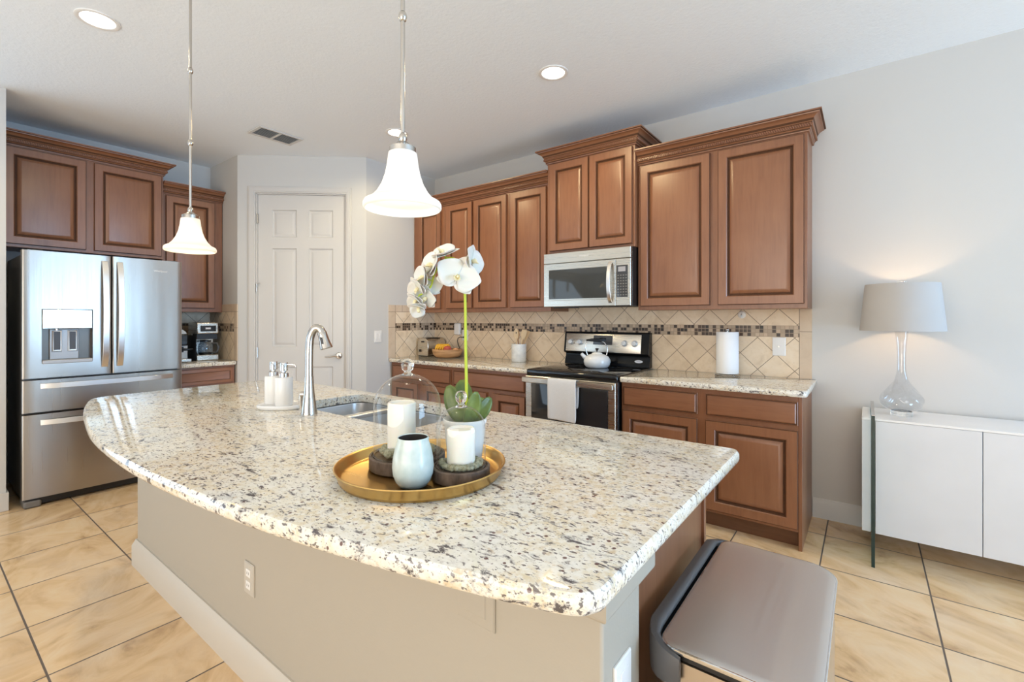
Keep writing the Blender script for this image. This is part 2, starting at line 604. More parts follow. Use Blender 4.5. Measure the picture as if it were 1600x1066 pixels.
    def build(s, name, mat, parent=None, smooth=35, bevel=0.0, seg=2, solid=0.0, subd=0, world=True):
        bmesh.ops.recalc_face_normals(s.b, faces=s.b.faces)
        me = bpy.data.meshes.new(name)
        s.b.to_mesh(me)
        s.b.free()
        for k_ in (mat if isinstance(mat, tuple) else (mat,)):
            me.materials.append(MAT[k_])
        if smooth:
            me.shade_smooth()
            me.set_sharp_from_angle(angle=R(smooth))
        o = bpy.data.objects.new(name, me)
        COL.objects.link(o)
        if parent is not None:
            o.parent = parent
            if world:
                p = parent
                loc = V((0, 0, 0))
                while p is not None:
                    loc += p.location
                    p = p.parent
                o.location = -loc
        if solid:
            m = o.modifiers.new('solid', 'SOLIDIFY')
            m.thickness = solid
            m.offset = 0
        if subd:
            m = o.modifiers.new('subd', 'SUBSURF')
            m.levels = m.render_levels = subd
        if bevel:
            m = o.modifiers.new('bevel', 'BEVEL')
            m.width = bevel
            m.segments = seg
            m.limit_method = 'ANGLE'
            m.angle_limit = R(40)
        return o


def tag(o, label, cat, group=None):
    o['label'] = label
    o['category'] = cat
    if group:
        o['group'] = group
    return o


def thing(name, loc, label, cat, group=None):
    o = bpy.data.objects.new(name, None)
    COL.objects.link(o)
    o.location = loc
    o.empty_display_size = 0.05
    return tag(o, label, cat, group)


def struct(o, label=None):
    o['kind'] = 'structure'
    if label:
        o['label'] = label
    return o


def text(name, body, size, loc, rot, mat, parent, ext=0.0008, align='CENTER'):
    cu = bpy.data.curves.new(name, 'FONT')
    cu.body = body
    cu.size = size
    cu.extrude = ext
    cu.align_x = align
    cu.align_y = 'CENTER'
    tmp = bpy.data.objects.new(name, cu)
    COL.objects.link(tmp)
    dg = bpy.context.evaluated_depsgraph_get()
    me = bpy.data.meshes.new_from_object(tmp.evaluated_get(dg))
    bpy.data.objects.remove(tmp)
    me.materials.clear()
    me.materials.append(MAT[mat])
    o = bpy.data.objects.new(name, me)
    COL.objects.link(o)
    p, base = parent, V((0, 0, 0))
    while p is not None:
        base += p.location
        p = p.parent
    o.parent = parent
    o.location = V(loc) - base
    o.rotation_euler = rot
    return o


def spot(name, loc, power, color, size, blend, parent):
    d = bpy.data.lights.new(name, 'SPOT')
    d.energy, d.color, d.spot_size, d.spot_blend, d.shadow_soft_size = power, color, R(size), blend, 0.06
    o = bpy.data.objects.new(name, d)
    COL.objects.link(o)
    o.parent = parent
    o.location = V(loc) - parent.location
    return o


def point(name, loc, power, color, parent, rad=0.03):
    d = bpy.data.lights.new(name, 'POINT')
    d.energy, d.color, d.shadow_soft_size = power, color, rad
    o = bpy.data.objects.new(name, d)
    COL.objects.link(o)
    o.parent = parent
    o.location = V(loc) - parent.location
    return o


# ------------------------------------------------------------------ room shell
XF, XL, CE = -5.19, -3.62, 2.90
XR, YB = 6.45, -7.6
A2, B2 = V((-4.55, -1.71)), V((-3.62, -0.915))
m = MB(); m.box(XF - .2, YB - .2, -.12, XR + .2, .2, 0); struct(m.build('floor', 'floor_tile', smooth=0), 'beige stone-look square floor tiles with dark grout')
m = MB(); m.box(XF - .2, YB - .2, CE, XR + .2, .2, CE + .12); struct(m.build('ceiling', 'ceiling_paint', smooth=0), 'pale grey textured ceiling')
m = MB(); m.box(XL, 0, 0, XR, .15, CE); struct(m.build('wall_back', 'wall_paint', smooth=0), 'pale grey wall behind the range and the sideboard')
m = MB(); m.box(XF - .15, -3.7, 0, XF, -1.71, CE); m.box(XF - .15, YB, 0, XF, -7.25, CE); m.box(XF - .15, -7.25, 2.42, XF, -3.7, CE); struct(m.build('wall_left', 'wall_paint', smooth=0), 'pale wall behind the refrigerator')
m = MB(); m.box(XF - .15, -1.71, 0, -4.55, -1.60, CE); struct(m.build('wall_nook', 'wall_paint', smooth=0), 'short pantry wall beside the coffee nook')
m = MB(); m.box(XL - .10, -0.915, 0, XL, .15, CE); struct(m.build('wall_pantry', 'wall_paint', smooth=0), 'narrow pantry wall with the light switch')
# stub wall at the left edge of the picture
m = MB(); m.box(XF, -3.40, 0, -4.42, -3.245, CE); struct(m.build('wall_stub', 'wall_paint', smooth=0), 'end of the short wall left of the refrigerator')
m = MB(); m.box(-4.42, -3.415, 0, -4.405, -3.232, .128); m.box(-4.42, -3.245, 0, -4.6, -3.232, .128)
struct(m.build('baseboard_stub', 'trim_paint', bevel=.004), 'white baseboard round the end of the stub wall')
# walls behind the camera with a window and a garden door
m = MB()
m.box(XR, YB, 0, XR + .15, -3.5, CE); m.box(XR, -.2, 0, XR + .15, 0, CE); m.box(XR, -3.5, 0, XR + .15, -.2, .2); m.box(XR, -3.5, 2.5, XR + .15, -.2, CE)
struct(m.build('wall_right', 'wall_paint', smooth=0))
m = MB()
m.box(XF, YB - .15, 0, -2.15, YB, CE); m.box(2.55, YB - .15, 0, XR, YB, CE); m.box(-2.15, YB - .15, 2.4, 2.55, YB, CE)
struct(m.build('wall_front', 'wall_paint', smooth=0))
m = MB()
for y in (-3.5, -2.69, -1.88, -1.07, -.26):
    m.box(XR - .02, y, .2, XR + .1, y + .06, 2.5)
for z in (.2, 2.44):
    m.box(XR - .02, -3.5, z, XR + .1, -.2, z + .06)
struct(m.build('window_1', 'trim_paint', bevel=.004))
m = MB()
for x in (-2.15, -1.0, .17, 1.33, 2.49):
    m.box(x, YB - .1, 0, x + .06, YB + .02, 2.4)
for z in (0, 2.34):
    m.box(-2.15, YB - .1, z, 2.55, YB + .02, z + .06)
struct(m.build('door_2', 'trim_paint', bevel=.004))

m = MB()
for y in (-7.25, -6.08, -4.91, -3.76):
    m.box(XF - .1, y, 0, XF + .02, y + .06, 2.42)
for z in (0, 2.36):
    m.box(XF - .1, -7.25, z, XF + .02, -3.7, z + .06)
struct(m.build('added_left_opening', 'trim_paint', bevel=.004))  # unseen opening frame, added to go with the left fill lamp

# diagonal pantry wall with its door
td = (B2 - A2).normalized()
T3 = V((td.x, td.y, 0)); N3 = V((td.y, -td.x, 0)); Z3 = V((0, 0, 1))
LD = (B2 - A2).length


def dpt(s_, z, d=0.0):
    p = V((A2.x, A2.y, 0)) + T3 * s_ + N3 * d
    return V((p.x, p.y, z))


def dbox(mb, s0, s1, z0, z1, d0, d1):
    return mb.obox(dpt((s0 + s1) / 2, (z0 + z1) / 2, (d0 + d1) / 2), T3, N3, Z3, (s1 - s0) / 2, abs(d1 - d0) / 2, (z1 - z0) / 2)


D0, D1, DT = .185, 1.020, 2.525
m = MB()
dbox(m, 0.0, D0 - .012, 0, CE, -.11, 0); dbox(m, D1 + .012, LD, 0, CE, -.11, 0); dbox(m, D0 - .012, D1 + .012, DT + .012, CE, -.11, 0)
struct(m.build('wall_diagonal', 'wall_paint', smooth=0), 'angled pantry wall around the white door')
door = bpy.data.objects.new('door_1', None); COL.objects.link(door); door.location = dpt(.6, 0)
struct(door, 'white six-panel pantry door in the angled corner wall')
m = MB()
dbox(m, D0, D1, .012, DT, -.055, -.030)
FR = [(0, 0), (.0, .006)]
W_ = D1 - D0
# front skin: stiles and rails as flat pieces around six recessed panels
pan = [(.130, .360), (.477, .705)]
rows = [(.15, .86), (1.045, 2.00), (2.11, 2.375)]
cols_edges = [D0, .318, .551, .668, .898, D1]
row_edges = [.012, .22, .85, 1.043, 2.005, 2.112, 2.380, DT]
for i in range(5):
    for j in range(7):
        s0, s1, z0, z1 = cols_edges[i], cols_edges[i + 1], row_edges[j], row_edges[j + 1]
        if i in (1, 3) and j in (1, 3, 5):
            m.panel(dpt(s0, z0, -.018), T3, Z3, N3, s1 - s0, z1 - z0, [(0, 0), (.006, -.009), (.010, -.0115), (.020, -.0115), (.024, -.010), (.042, -.003), (.046, -.0025)], (), False)
        else:
            m.face([dpt(s0, z0, -.018), dpt(s1, z0, -.018), dpt(s1, z1, -.018), dpt(s0, z1, -.018)])
# rim
for (a, b) in (((D0, .012), (D1, .012)), ((D1, .012), (D1, DT)), ((D1, DT), (D0, DT)), ((D0, DT), (D0, .012))):
    m.face([dpt(*a, -.018), dpt(*b, -.018), dpt(*b, -.05), dpt(*a, -.05)])
leaf = m.build('door_leaf', 'trim_paint', door, smooth=25)
m = MB()
for z in (.99, 1.655 - .63 + .63 + .0, 2.29):
    if abs(z - 1.655) < .01:
        continue
    m.cyl(dpt(D0 - .004, z - .05, -.006), dpt(D0 - .004, z + .05, -.006), .008)
    dbox(m, D0 - .012, D0 + .006, z - .045, z + .045, -.016, -.008)
m.build('hinge', 'nickel', door)
m = MB()
dbox(m, D0 - .035, D0 + .02, 1.655, 1.668, .002, .012); m.cyl(dpt(D0 - .004, 1.58, .004), dpt(D0 - .004, 1.66, .004), .005)
m.build('hinge_stop', 'nickel', door)
m = MB()
hp = dpt(.955, .955, -.018)
m.lathe(hp, [(.032, 0), (.032, .006), (.026, .012), (.012, .014), (.011, .05), (.013, .055), (0, .056)], 24, N3)
pts = [dpt(.955, .955, .032), dpt(.925, .957, .034), dpt(.89, .950, .034), dpt(.86, .944, .033), dpt(.835, .948, .030)]
m.tube(pts, [.011, .010, .008, .0065, .004], 10)
m.build('door_handle', 'nickel', door)
m = MB()
for s0, s1 in ((D0 - .080, D0 - .012), (D1 + .012, D1 + .062)):
    dbox(m, s0, s1, 0, DT + .075, -.001, .014)
    dbox(m, s0 + .012, s1 - .012, 0, DT + .063, .0, .019)
dbox(m, D0 - .012, D1 + .012, DT + .012, DT + .075, -.001, .014)
dbox(m, D0 - .03, D1 + .03, DT + .024, DT + .063, 0, .019)
for s0, s1 in ((D0 - .012, D0 - .001), (D1 + .001, D1 + .012)):
    dbox(m, s0, s1, 0, DT + .012, -.11, .0)
dbox(m, D0 - .012, D1 + .012, DT + .001, DT + .012, -.11, 0)
struct(m.build('trim_1', 'trim_paint', bevel=.002), 'white casing around the pantry door')
# baseboards
BB = [(0, 0), (.014, 0), (.014, .105), (.009, .118), (.004, .128), (0, .128)]
m = MB(); m.sweep([(.003, 0), (XR, 0)], BB); struct(m.build('baseboard_back', 'trim_paint'), 'white baseboard running behind the sideboard')
m = MB(); m.sweep([(XL, -.915), (XL, -.64)], BB); struct(m.build('baseboard_pantry', 'trim_paint'))
m = MB()
for a, b in ((A2, A2 + td * (D0 - .08)), (A2 + td * (D1 + .062), B2)):
    m.sweep([(a.x, a.y), (b.x, b.y)], BB)
struct(m.build('baseboard_diagonal', 'trim_paint'))
# tiled backsplashes
m = MB(); m.box(XL, -.008, .914, 0, 0, 1.384); m.box(-1.868, -.008, 1.384, -1.09, 0, 1.43); struct(m.build('wall_tile_range', 'range_wall_tile', smooth=0), 'tan diagonal tile backsplash with a dark mosaic band behind the range')
m = MB(); m.box(XL, -.648, .914, XL + .008, -.008, 1.462); struct(m.build('wall_tile_pantry', 'pantry_side_tile', smooth=0), 'tan tiled side splash on the pantry wall beside the toaster')
m = MB(); m.box(XF, -1.718, .914, -4.54, -1.71, 1.462); struct(m.build('wall_tile_nook', 'nook_side_tile', smooth=0), 'tan tiled side splash beside the coffee machines')
m = MB(); m.box(XF, -2.215, .914, XF + .008, -1.718, 1.384); struct(m.build('wall_tile_nook_back', 'nook_back_tile', smooth=0), 'tan tiled splash behind the coffee machines')

# ------------------------------------------------------------------ cabinets
DOOR = [(0, 0), (0, .015), (.004, .0205), (.054, .0205), (.058, .0165), (.062, .0155), (.066, .0065), (.072, .0065), (.075, .0085), (.096, .0175), (.099, .018)]
DRAW = [(0, 0), (0, .012), (.003, .0145), (.010, .0155), (.015, .020), (.02, .0202)]
DRAW2 = [(0, 0), (0, .012), (.003, .018), (.03, .019), (.034, .014), (.04, .013)]
DARK_FACES = {id(DOOR): (1, 4, 5, 6, 7), id(DRAW): (2,), id(DRAW2): (3,)}  # profile rings that get the darker wood tone
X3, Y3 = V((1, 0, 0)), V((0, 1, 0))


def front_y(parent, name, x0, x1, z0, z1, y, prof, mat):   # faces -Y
    m = MB(); m.panel((x0, y, z0), X3, Z3, -Y3, x1 - x0, z1 - z0, prof, DARK_FACES[id(prof)])
    return m.build(name, (mat, 'dark_wood'), parent, smooth=20)


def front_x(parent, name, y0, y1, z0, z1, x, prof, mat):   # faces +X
    m = MB(); m.panel((x, y0, z0), Y3, Z3, X3, y1 - y0, z1 - z0, prof, DARK_FACES[id(prof)])
    return m.build(name, (mat, 'dark_wood'), parent, smooth=20)


def crown_prof(zb):
    return [(0, zb), (.010, zb), (.013, zb + .006), (.013, zb + .016), (.019, zb + .022), (.022, zb + .026), (.022, zb + .048), (.026, zb + .05),
            (.030, zb + .056), (.036, zb + .068), (.047, zb + .080), (.060, zb + .087), (.066, zb + .088), (.068, zb + .094), (.078, zb + .096), (.078, zb + .106), (0, zb + .106)]


CROWN_DARK = (2, 4, 6, 8, 13)  # crown profile faces that get the darker wood tone


def rope(path, zb, parent, side=1):
    m = MB()
    for a, b in zip(path, path[1:]):
        a, b = V((*a, 0)), V((*b, 0))
        d = (b - a).normalized()
        nrm = V((d.y, -d.x, 0)) * side
        L = (b - a).length
        n = int((L + .044) / .013)
        for k in range(n):
            c = a + d * (-.02 + .013 * (k + .5)) + nrm * .023 + Z3 * (zb + .037)
            m.obox(c, d + Z3 * .55, nrm, Z3 - d * .55, .0040, .0085, .0095)
    return m.build('rope_molding', 'cabinet_wood_horizontal', parent, bevel=.002)


def crown(path, zb, parent, side=1, ropes=True):
    m = MB(); m.sweep(path, crown_prof(zb), side, CROWN_DARK)
    c = m.build('crown_molding', ('cabinet_wood_horizontal', 'dark_wood'), parent, smooth=30)
    if ropes:
        rope(path, zb, c, side)
    return c


# right wall cabinet
UB = 1.384
c = thing('wall_cabinet', (-.545, 0, UB), 'large brown wooden wall cabinet with two doors right of the microwave', 'cabinet')
m = MB(); m.box(-1.088, -.305, UB, 0, 0, 2.485); m.build('carcass', 'cabinet_side_wood', c, bevel=.0015)
for x0, x1 in ((-1.066, -.568), (-.517, -.016)):
    front_y(c, 'door', x0, x1, 1.413, 2.463, -.305, DOOR, 'cabinet_wood')
crown([(-1.088, -.305), (0, -.305), (0, 0)], 2.475, c)
# over the microwave
c = thing('wall_cabinet', (-1.48, 0, 1.862), 'tallest brown wooden wall cabinet with two short doors above the microwave', 'cabinet')
m = MB(); m.box(-1.866, -.36, 1.862, -1.090, 0, 2.635); m.build('carcass', 'cabinet_side_wood', c, bevel=.0015)
for x0, x1 in ((-1.838, -1.473), (-1.466, -1.106)):
    front_y(c, 'door', x0, x1, 1.885, 2.614, -.36, DOOR, 'cabinet_wood')
crown([(-1.866, 0), (-1.866, -.36), (-1.090, -.36), (-1.090, 0)], 2.625, c)
# left run above the toaster
LU = [(-3.618, -3.150, [(-3.536, -3.196)], 'narrow one-door brown wall cabinet in the corner, behind the orchid flowers'),
      (-3.150, -2.318, [(-3.116, -2.764), (-2.743, -2.341)], 'two-door brown wall cabinet above the fruit bowl, second from the corner'),
      (-2.318, -1.868, [(-2.296, -1.906)], 'one-door brown wall cabinet immediately left of the microwave')]
for x0, x1, ds, lab in LU:
    c = thing('wall_cabinet', ((x0 + x1) / 2, 0, UB), lab, 'cabinet')
    m = MB(); m.box(x0 + .0008, -.305, UB, x1 - .0008, 0, 2.485); m.build('carcass', 'cabinet_side_wood', c, bevel=.0012)
    for a, b in ds:
        front_y(c, 'door', a, b, 1.42, 2.463, -.305, DOOR, 'cabinet_wood')
m = MB(); p_ = [(-3.618, -.3055), (-1.868, -.3055)]; m.sweep(p_, crown_prof(2.475), 1, CROWN_DARK)
cr = tag(m.build('crown_molding', ('cabinet_wood_horizontal', 'dark_wood'), smooth=30), 'long brown crown molding over the wall cabinets left of the microwave', 'molding')
rope(p_, 2.475, cr)
# fridge wall cabinets
c = thing('wall_cabinet', (-5.0, -2.73, 1.862), 'wide brown wall cabinet with two doors above the refrigerator', 'cabinet')
m = MB(); m.box(XF, -3.243, 1.862, -4.835, -2.225, 2.635); m.build('carcass', 'cabinet_side_wood', c, bevel=.0015)
for a, b in ((-3.222, -2.757), (-2.707, -2.241)):
    front_x(c, 'door', a, b, 1.885, 2.614, -4.835, DOOR, 'cabinet_wood')
crown([(-4.835, -3.244), (-4.835, -2.225), (XF, -2.225)], 2.625, c)
c = thing('wall_cabinet', (-5.0, -1.97, UB), 'narrow one-door brown wall cabinet above the coffee machines', 'cabinet')
m = MB(); m.box(XF, -2.222, UB, -4.88, -1.715, 2.485); m.build('carcass', 'cabinet_side_wood', c, bevel=.0015)
front_x(c, 'door', -2.195, -1.79, 1.42, 2.463, -4.88, DOOR, 'cabinet_wood')
crown([(-4.88, -2.222), (-4.88, -1.715)], 2.475, c)


def base_y(x0, x1, draws, doors, lab, endpanel=False):
    c = thing('base_cabinet', ((x0 + x1) / 2, -.3, 0), lab, 'cabinet')
    m = MB(); m.box(x0, -.61, .105, x1 - (.018 if endpanel else 0), -.012, .876); m.build('carcass', 'cabinet_wood', c, bevel=.0015)
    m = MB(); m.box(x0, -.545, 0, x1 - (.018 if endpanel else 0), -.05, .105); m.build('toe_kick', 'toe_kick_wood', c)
    if endpanel:
        m = MB(); m.box(x1 - .018, -.611, 0, x1, -.015, .876); m.build('end_panel', 'cabinet_side_wood', c, bevel=.0015)
    for a, b in draws:
        front_y(c, 'drawer', a, b, .712, .848, -.61, DRAW, 'cabinet_wood_horizontal')
    for a, b in doors:
        front_y(c, 'door', a, b, .124, .682, -.61, DOOR, 'cabinet_wood')
    return c


base_y(-1.086, 0, [(-1.073, -.568), (-.518, -.019)], [(-1.073, -.568), (-.518, -.019)], 'brown base cabinet with two drawers and two doors right of the range', True)
base_y(-2.738, -1.874, [(-2.718, -1.912)], [(-2.718, -2.32), (-2.248, -1.912)], 'brown base cabinet with a wide drawer left of the range')
base_y(-3.612, -2.740, [(-3.585, -2.758)], [(-3.585, -3.20), (-3.13, -2.758)], 'brown base cabinet in the corner under the toaster')
c = thing('base_cabinet', (-4.88, -1.96, 0), 'brown base cabinet under the coffee machines', 'cabinet')
m = MB(); m.box(XF + .012, -2.213, .105, -4.59, -1.72, .876); m.build('carcass', 'cabinet_wood', c, bevel=.0015)
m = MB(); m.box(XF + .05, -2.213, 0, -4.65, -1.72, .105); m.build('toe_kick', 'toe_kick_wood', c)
front_x(c, 'drawer', -2.195, -1.735, .712, .855, -4.59, DRAW2, 'cabinet_wood_horizontal')
front_x(c, 'door', -2.195, -1.735, .124, .682, -4.59, DOOR, 'cabinet_wood')


# ------------------------------------------------------------------ granite tops
def offset_ring(pts, d):
    n = len(pts)
    out = []
    for i in range(n):
        a, b, c_ = V(pts[i - 1]), V(pts[i]), V(pts[(i + 1) % n])
        d1, d2 = (b - a).normalized(), (c_ - b).normalized()
        n1, n2 = V((-d1.y, d1.x)), V((-d2.y, d2.x))
        mm = (n1 + n2) / max(.3, 1 + n1.dot(n2))
        out.append(b + mm * d)
    return out


def rounded(poly, radii, seg=6):
    out = []
    n = len(poly)
    for i in range(n):
        r = radii[i]
        p = V(poly[i])
        if r <= 0:
            out.append(p)
            continue
        a, b = (V(poly[i - 1]) - p).normalized(), (V(poly[(i + 1) % n]) - p).normalized()
        th = a.angle(b)
        tl = r / math.tan(th / 2)
        c_ = p + (a + b).normalized() * (r / math.sin(th / 2))
        s_, e_ = p + a * tl - c_, p + b * tl - c_
        tot = s_.angle(e_)
        sgn = 1 if s_.x * e_.y - s_.y * e_.x > 0 else -1
        for k in range(seg + 1):
            q = tot * k / seg * sgn
            out.append(c_ + V((s_.x * math.cos(q) - s_.y * math.sin(q), s_.x * math.sin(q) + s_.y * math.cos(q))))
    return out


EDGE = [(.014, .876), (.006, .8775), (.0015, .883), (0, .890), (0, .900), (.0015, .907), (.006, .9125), (.014, .914)]


def slab(outline, hole=None, edge=EDGE):
    """counter-clockwise outline, eased edge, optional hole ring"""
    m = MB()
    b = m.b
    rings = [[b.verts.new((p.x, p.y, z)) for p in offset_ring(outline, d)] for d, z in edge]
    n = len(outline)
    for r0, r1 in zip(rings, rings[1:]):
        for i in range(n):
            j = (i + 1) % n
            b.faces.new((r0[i], r0[j], r1[j], r1[i]))
    hr = []
    if hole:
        for z in (edge[0][1], edge[-1][1]):
            hr.append([b.verts.new((p.x, p.y, z)) for p in hole])
        k = len(hole)
        for i in range(k):
            j = (i + 1) % k
            b.faces.new((hr[0][i], hr[1][i], hr[1][j], hr[0][j]))
    for idx, ri in ((0, 0), (1, -1)):
        es = []
        loops = [rings[ri]] + ([hr[idx]] if hole else [])
        for lp in loops:
            for i in range(len(lp)):
                e = b.edges.get((lp[i], lp[(i + 1) % len(lp)]))
                es.append(e)
        if hole:
            bmesh.ops.triangle_fill(b, use_beauty=True, use_dissolve=False, edges=es)
        else:
            b.faces.new(rings[ri])
    return m


m = slab(rounded([(-1.086, -.648), (.028, -.648), (.028, -.009), (-1.086, -.009)], [.006, .035, .004, .004]))
tag(m.build('countertop', 'granite', smooth=40), 'speckled granite countertop right of the range, under the paper towels', 'countertop')
m = slab(rounded([(XL + .009, -.648), (-1.874, -.648), (-1.874, -.009), (XL + .009, -.009)], [.006, .006, .004, .004]))
tag(m.build('countertop', 'granite', smooth=40), 'speckled granite countertop left of the range, under the toaster', 'countertop')
m = slab(rounded([(XF + .009, -2.214), (-4.55, -2.214), (-4.55, -1.719), (XF + .009, -1.719)], [.004, .006, .006, .004]))
tag(m.build('countertop', 'granite', smooth=40), 'small granite countertop under the coffee machines', 'countertop')

# ------------------------------------------------------------------ island
# smooth bowed outline through measured points, counter-clockwise
near = [(-2.9, -2.99), (-2.885, -3.06), (-2.84, -3.107), (-2.70, -3.153), (-2.45, -3.207), (-2.05, -3.268), (-1.80, -3.292), (-1.50, -3.303), (-1.27, -3.300), (-1.083, -3.289),
        (-.887, -3.272), (-.741, -3.253), (-.617, -3.233), (-.445, -3.201), (-.26, -3.160), (-.15, -3.131), (-.080, -3.110), (-.046, -3.092), (-.028, -3.062)]


def catmull(P, k=5):
    P = [V(p) for p in P]
    out = []
    for i in range(len(P) - 1):
        p0, p1, p2, p3 = P[max(i - 1, 0)], P[i], P[i + 1], P[min(i + 2, len(P) - 1)]
        for j in range(k):
            t = j / k
            out.append(.5 * ((2 * p1) + (p2 - p0) * t + (2 * p0 - 5 * p1 + 4 * p2 - p3) * t * t + (3 * p1 - p0 - 3 * p2 + p3) * t ** 3))
    out.append(P[-1])
    return out


arc = catmull(near, 4)
cor = rounded([(-.0255, -2.6), (-.0225, -2.112), (-2.902, -2.112), (-2.9, -2.6)], [0, .035, .03, 0])
outline = arc + cor
hole = rounded([(-1.885, -2.575), (-1.05, -2.575), (-1.05, -2.19), (-1.885, -2.19)], [.06] * 4, 7)
m = slab(outline, hole)
tag(m.build('island_countertop', 'granite', smooth=40), 'large bowed granite countertop of the kitchen island', 'countertop')

isl = thing('kitchen_island', (-1.45, -2.55, 0), 'cream-painted kitchen island base with a brown wood end and white baseboard', 'kitchen island')
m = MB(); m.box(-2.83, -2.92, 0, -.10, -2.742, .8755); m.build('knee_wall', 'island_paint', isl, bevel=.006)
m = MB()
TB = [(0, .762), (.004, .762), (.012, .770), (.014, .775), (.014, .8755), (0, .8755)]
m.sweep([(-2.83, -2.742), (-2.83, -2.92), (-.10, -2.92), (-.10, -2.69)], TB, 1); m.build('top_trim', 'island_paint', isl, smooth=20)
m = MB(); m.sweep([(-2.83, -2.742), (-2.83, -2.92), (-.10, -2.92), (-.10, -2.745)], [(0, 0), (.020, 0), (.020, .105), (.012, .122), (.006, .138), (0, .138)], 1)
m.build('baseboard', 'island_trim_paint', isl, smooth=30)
m = MB(); m.box(-.145, -2.741, 0, -.127, -2.155, .8755); m.build('end_panel', 'cabinet_side_wood', isl, bevel=.0015)
m = MB(); m.box(-.1275, -2.172, .0, -.118, -2.152, .8755); m.build('end_stile', 'cabinet_side_wood', isl, bevel=.001)
m = MB()
m.box(-2.80, -2.741, .10, -2.78, -2.17, .8755); m.box(-2.78, -2.741, .10, -.146, -2.17, .12); m.box(-2.78, -2.17, .10, -.146, -2.152, .8755)
m.build('carcass', 'cabinet_wood', isl, bevel=.001)
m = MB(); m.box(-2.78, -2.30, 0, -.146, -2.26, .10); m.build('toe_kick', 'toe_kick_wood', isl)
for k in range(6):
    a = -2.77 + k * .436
    m = MB(); m.panel((a + .43, -2.152, .13), -X3, Z3, Y3, .425, .72, DOOR, DARK_FACES[id(DOOR)]); m.build('door', ('cabinet_wood', 'dark_wood'), isl, smooth=20)

# sink
sk = thing('kitchen_sink', (-1.47, -2.38, .65), 'double-bowl stainless steel sink set under the island countertop', 'sink')


def bowl(x0, x1, y0, y1, zt, zb):
    m = MB()
    rg = []
    for z, ins, r in ((zt, -.0, .06), (zt - .01, .001, .06), (zb + .05, .012, .06), (zb + .018, .022, .055), (zb + .004, .045, .045), (zb, .07, .04)):
        q = rounded([(x0 + ins, y0 + ins), (x1 - ins, y0 + ins), (x1 - ins, y1 - ins), (x0 + ins, y1 - ins)], [r] * 4, 6)
        rg.append([(p.x, p.y, z) for p in q])
    m.loops(rg, cap0=False)
    return m


o = bowl(-1.895, -1.622, -2.585, -2.18, .8745, .69).build('small_bowl', 'sink_steel', sk, smooth=60, solid=.002)
o = bowl(-1.590, -1.040, -2.585, -2.18, .8745, .66).build('large_bowl', 'sink_steel', sk, smooth=60, solid=.002)
m = MB()
m.box(-1.626, -2.57, .853, -1.586, -2.195, .8735); m.build('divider', 'sink_steel', sk, bevel=.005)
for bx, zb in ((-1.76, .692), (-1.31, .662)):
    m = MB(); m.lathe((bx, -2.38, zb), [(.043, 0), (.043, .003), (.036, .004), (.03, .001), (0, .001)], 24); m.build('drain', 'chrome', sk)

# faucet
fx, fy = -1.605, -2.640
fc = thing('kitchen_faucet', (fx, fy, .914), 'brushed nickel pull-down faucet standing at the sink on the island', 'faucet')
m = MB()
m.lathe((fx, fy, .914), [(.033, 0), (.033, .004), (.031, .012), (.027, .05), (.0215, .09), (.0185, .13), (.0175, .16)], 28); m.build('body', 'nickel', fc, smooth=60)
rdir = V((.797, .604, 0))
pts = []
f0 = V((fx, fy, 0))
for l, z in ((0, 1.07), (0, 1.12), (.0005, 1.17), (.002, 1.21), (.006, 1.240), (.014, 1.263), (.026, 1.278), (.038, 1.280), (.048, 1.274), (.055, 1.262), (.0575, 1.252)):
    pts.append(f0 + rdir * (l * 1.0) + Z3 * z)
pts = [V(p) for p in catmull([tuple(p) for p in pts], 3)]
m = MB(); m.tube(pts, .0162, 18); m.build('neck', 'nickel', fc, smooth=60)
m = MB()
ax = (rdir * .27 - Z3 * .96).normalized()
p0 = pts[-1] - ax * .012
m.lathe(p0, [(.0172, 0), (.0188, .004), (.0195, .02), (.0215, .045), (.0255, .068), (.0265, .072), (.024, .075), (.010, .074), (0, .073)], 24, ax); sh = m.build('spray_head', 'nickel', fc, smooth=50)
m = MB(); side = (V((.604, -.797, 0)) * 1.0)
m.obox(p0 + ax * .038 + side * .0205 - rdir * .002, ax, rdir, side, .015, .0055, .004); m.build('button', 'black_plastic', sh, bevel=.002)
m = MB()
hb = f0 - rdir * .022 + Z3 * .985
m.cyl(f0 - rdir * .012 + Z3 * .998, f0 - rdir * .034 + Z3 * .998, .0125); m.tube([f0 - rdir * .03 + Z3 * 1.0, f0 - rdir * .036 + Z3 * .985, f0 - rdir * .037 + Z3 * .96, f0 - rdir * .036 + Z3 * .935], [.008, .0075, .0065, .005], 10)
m.build('handle', 'nickel', fc, smooth=50)

# island outlets


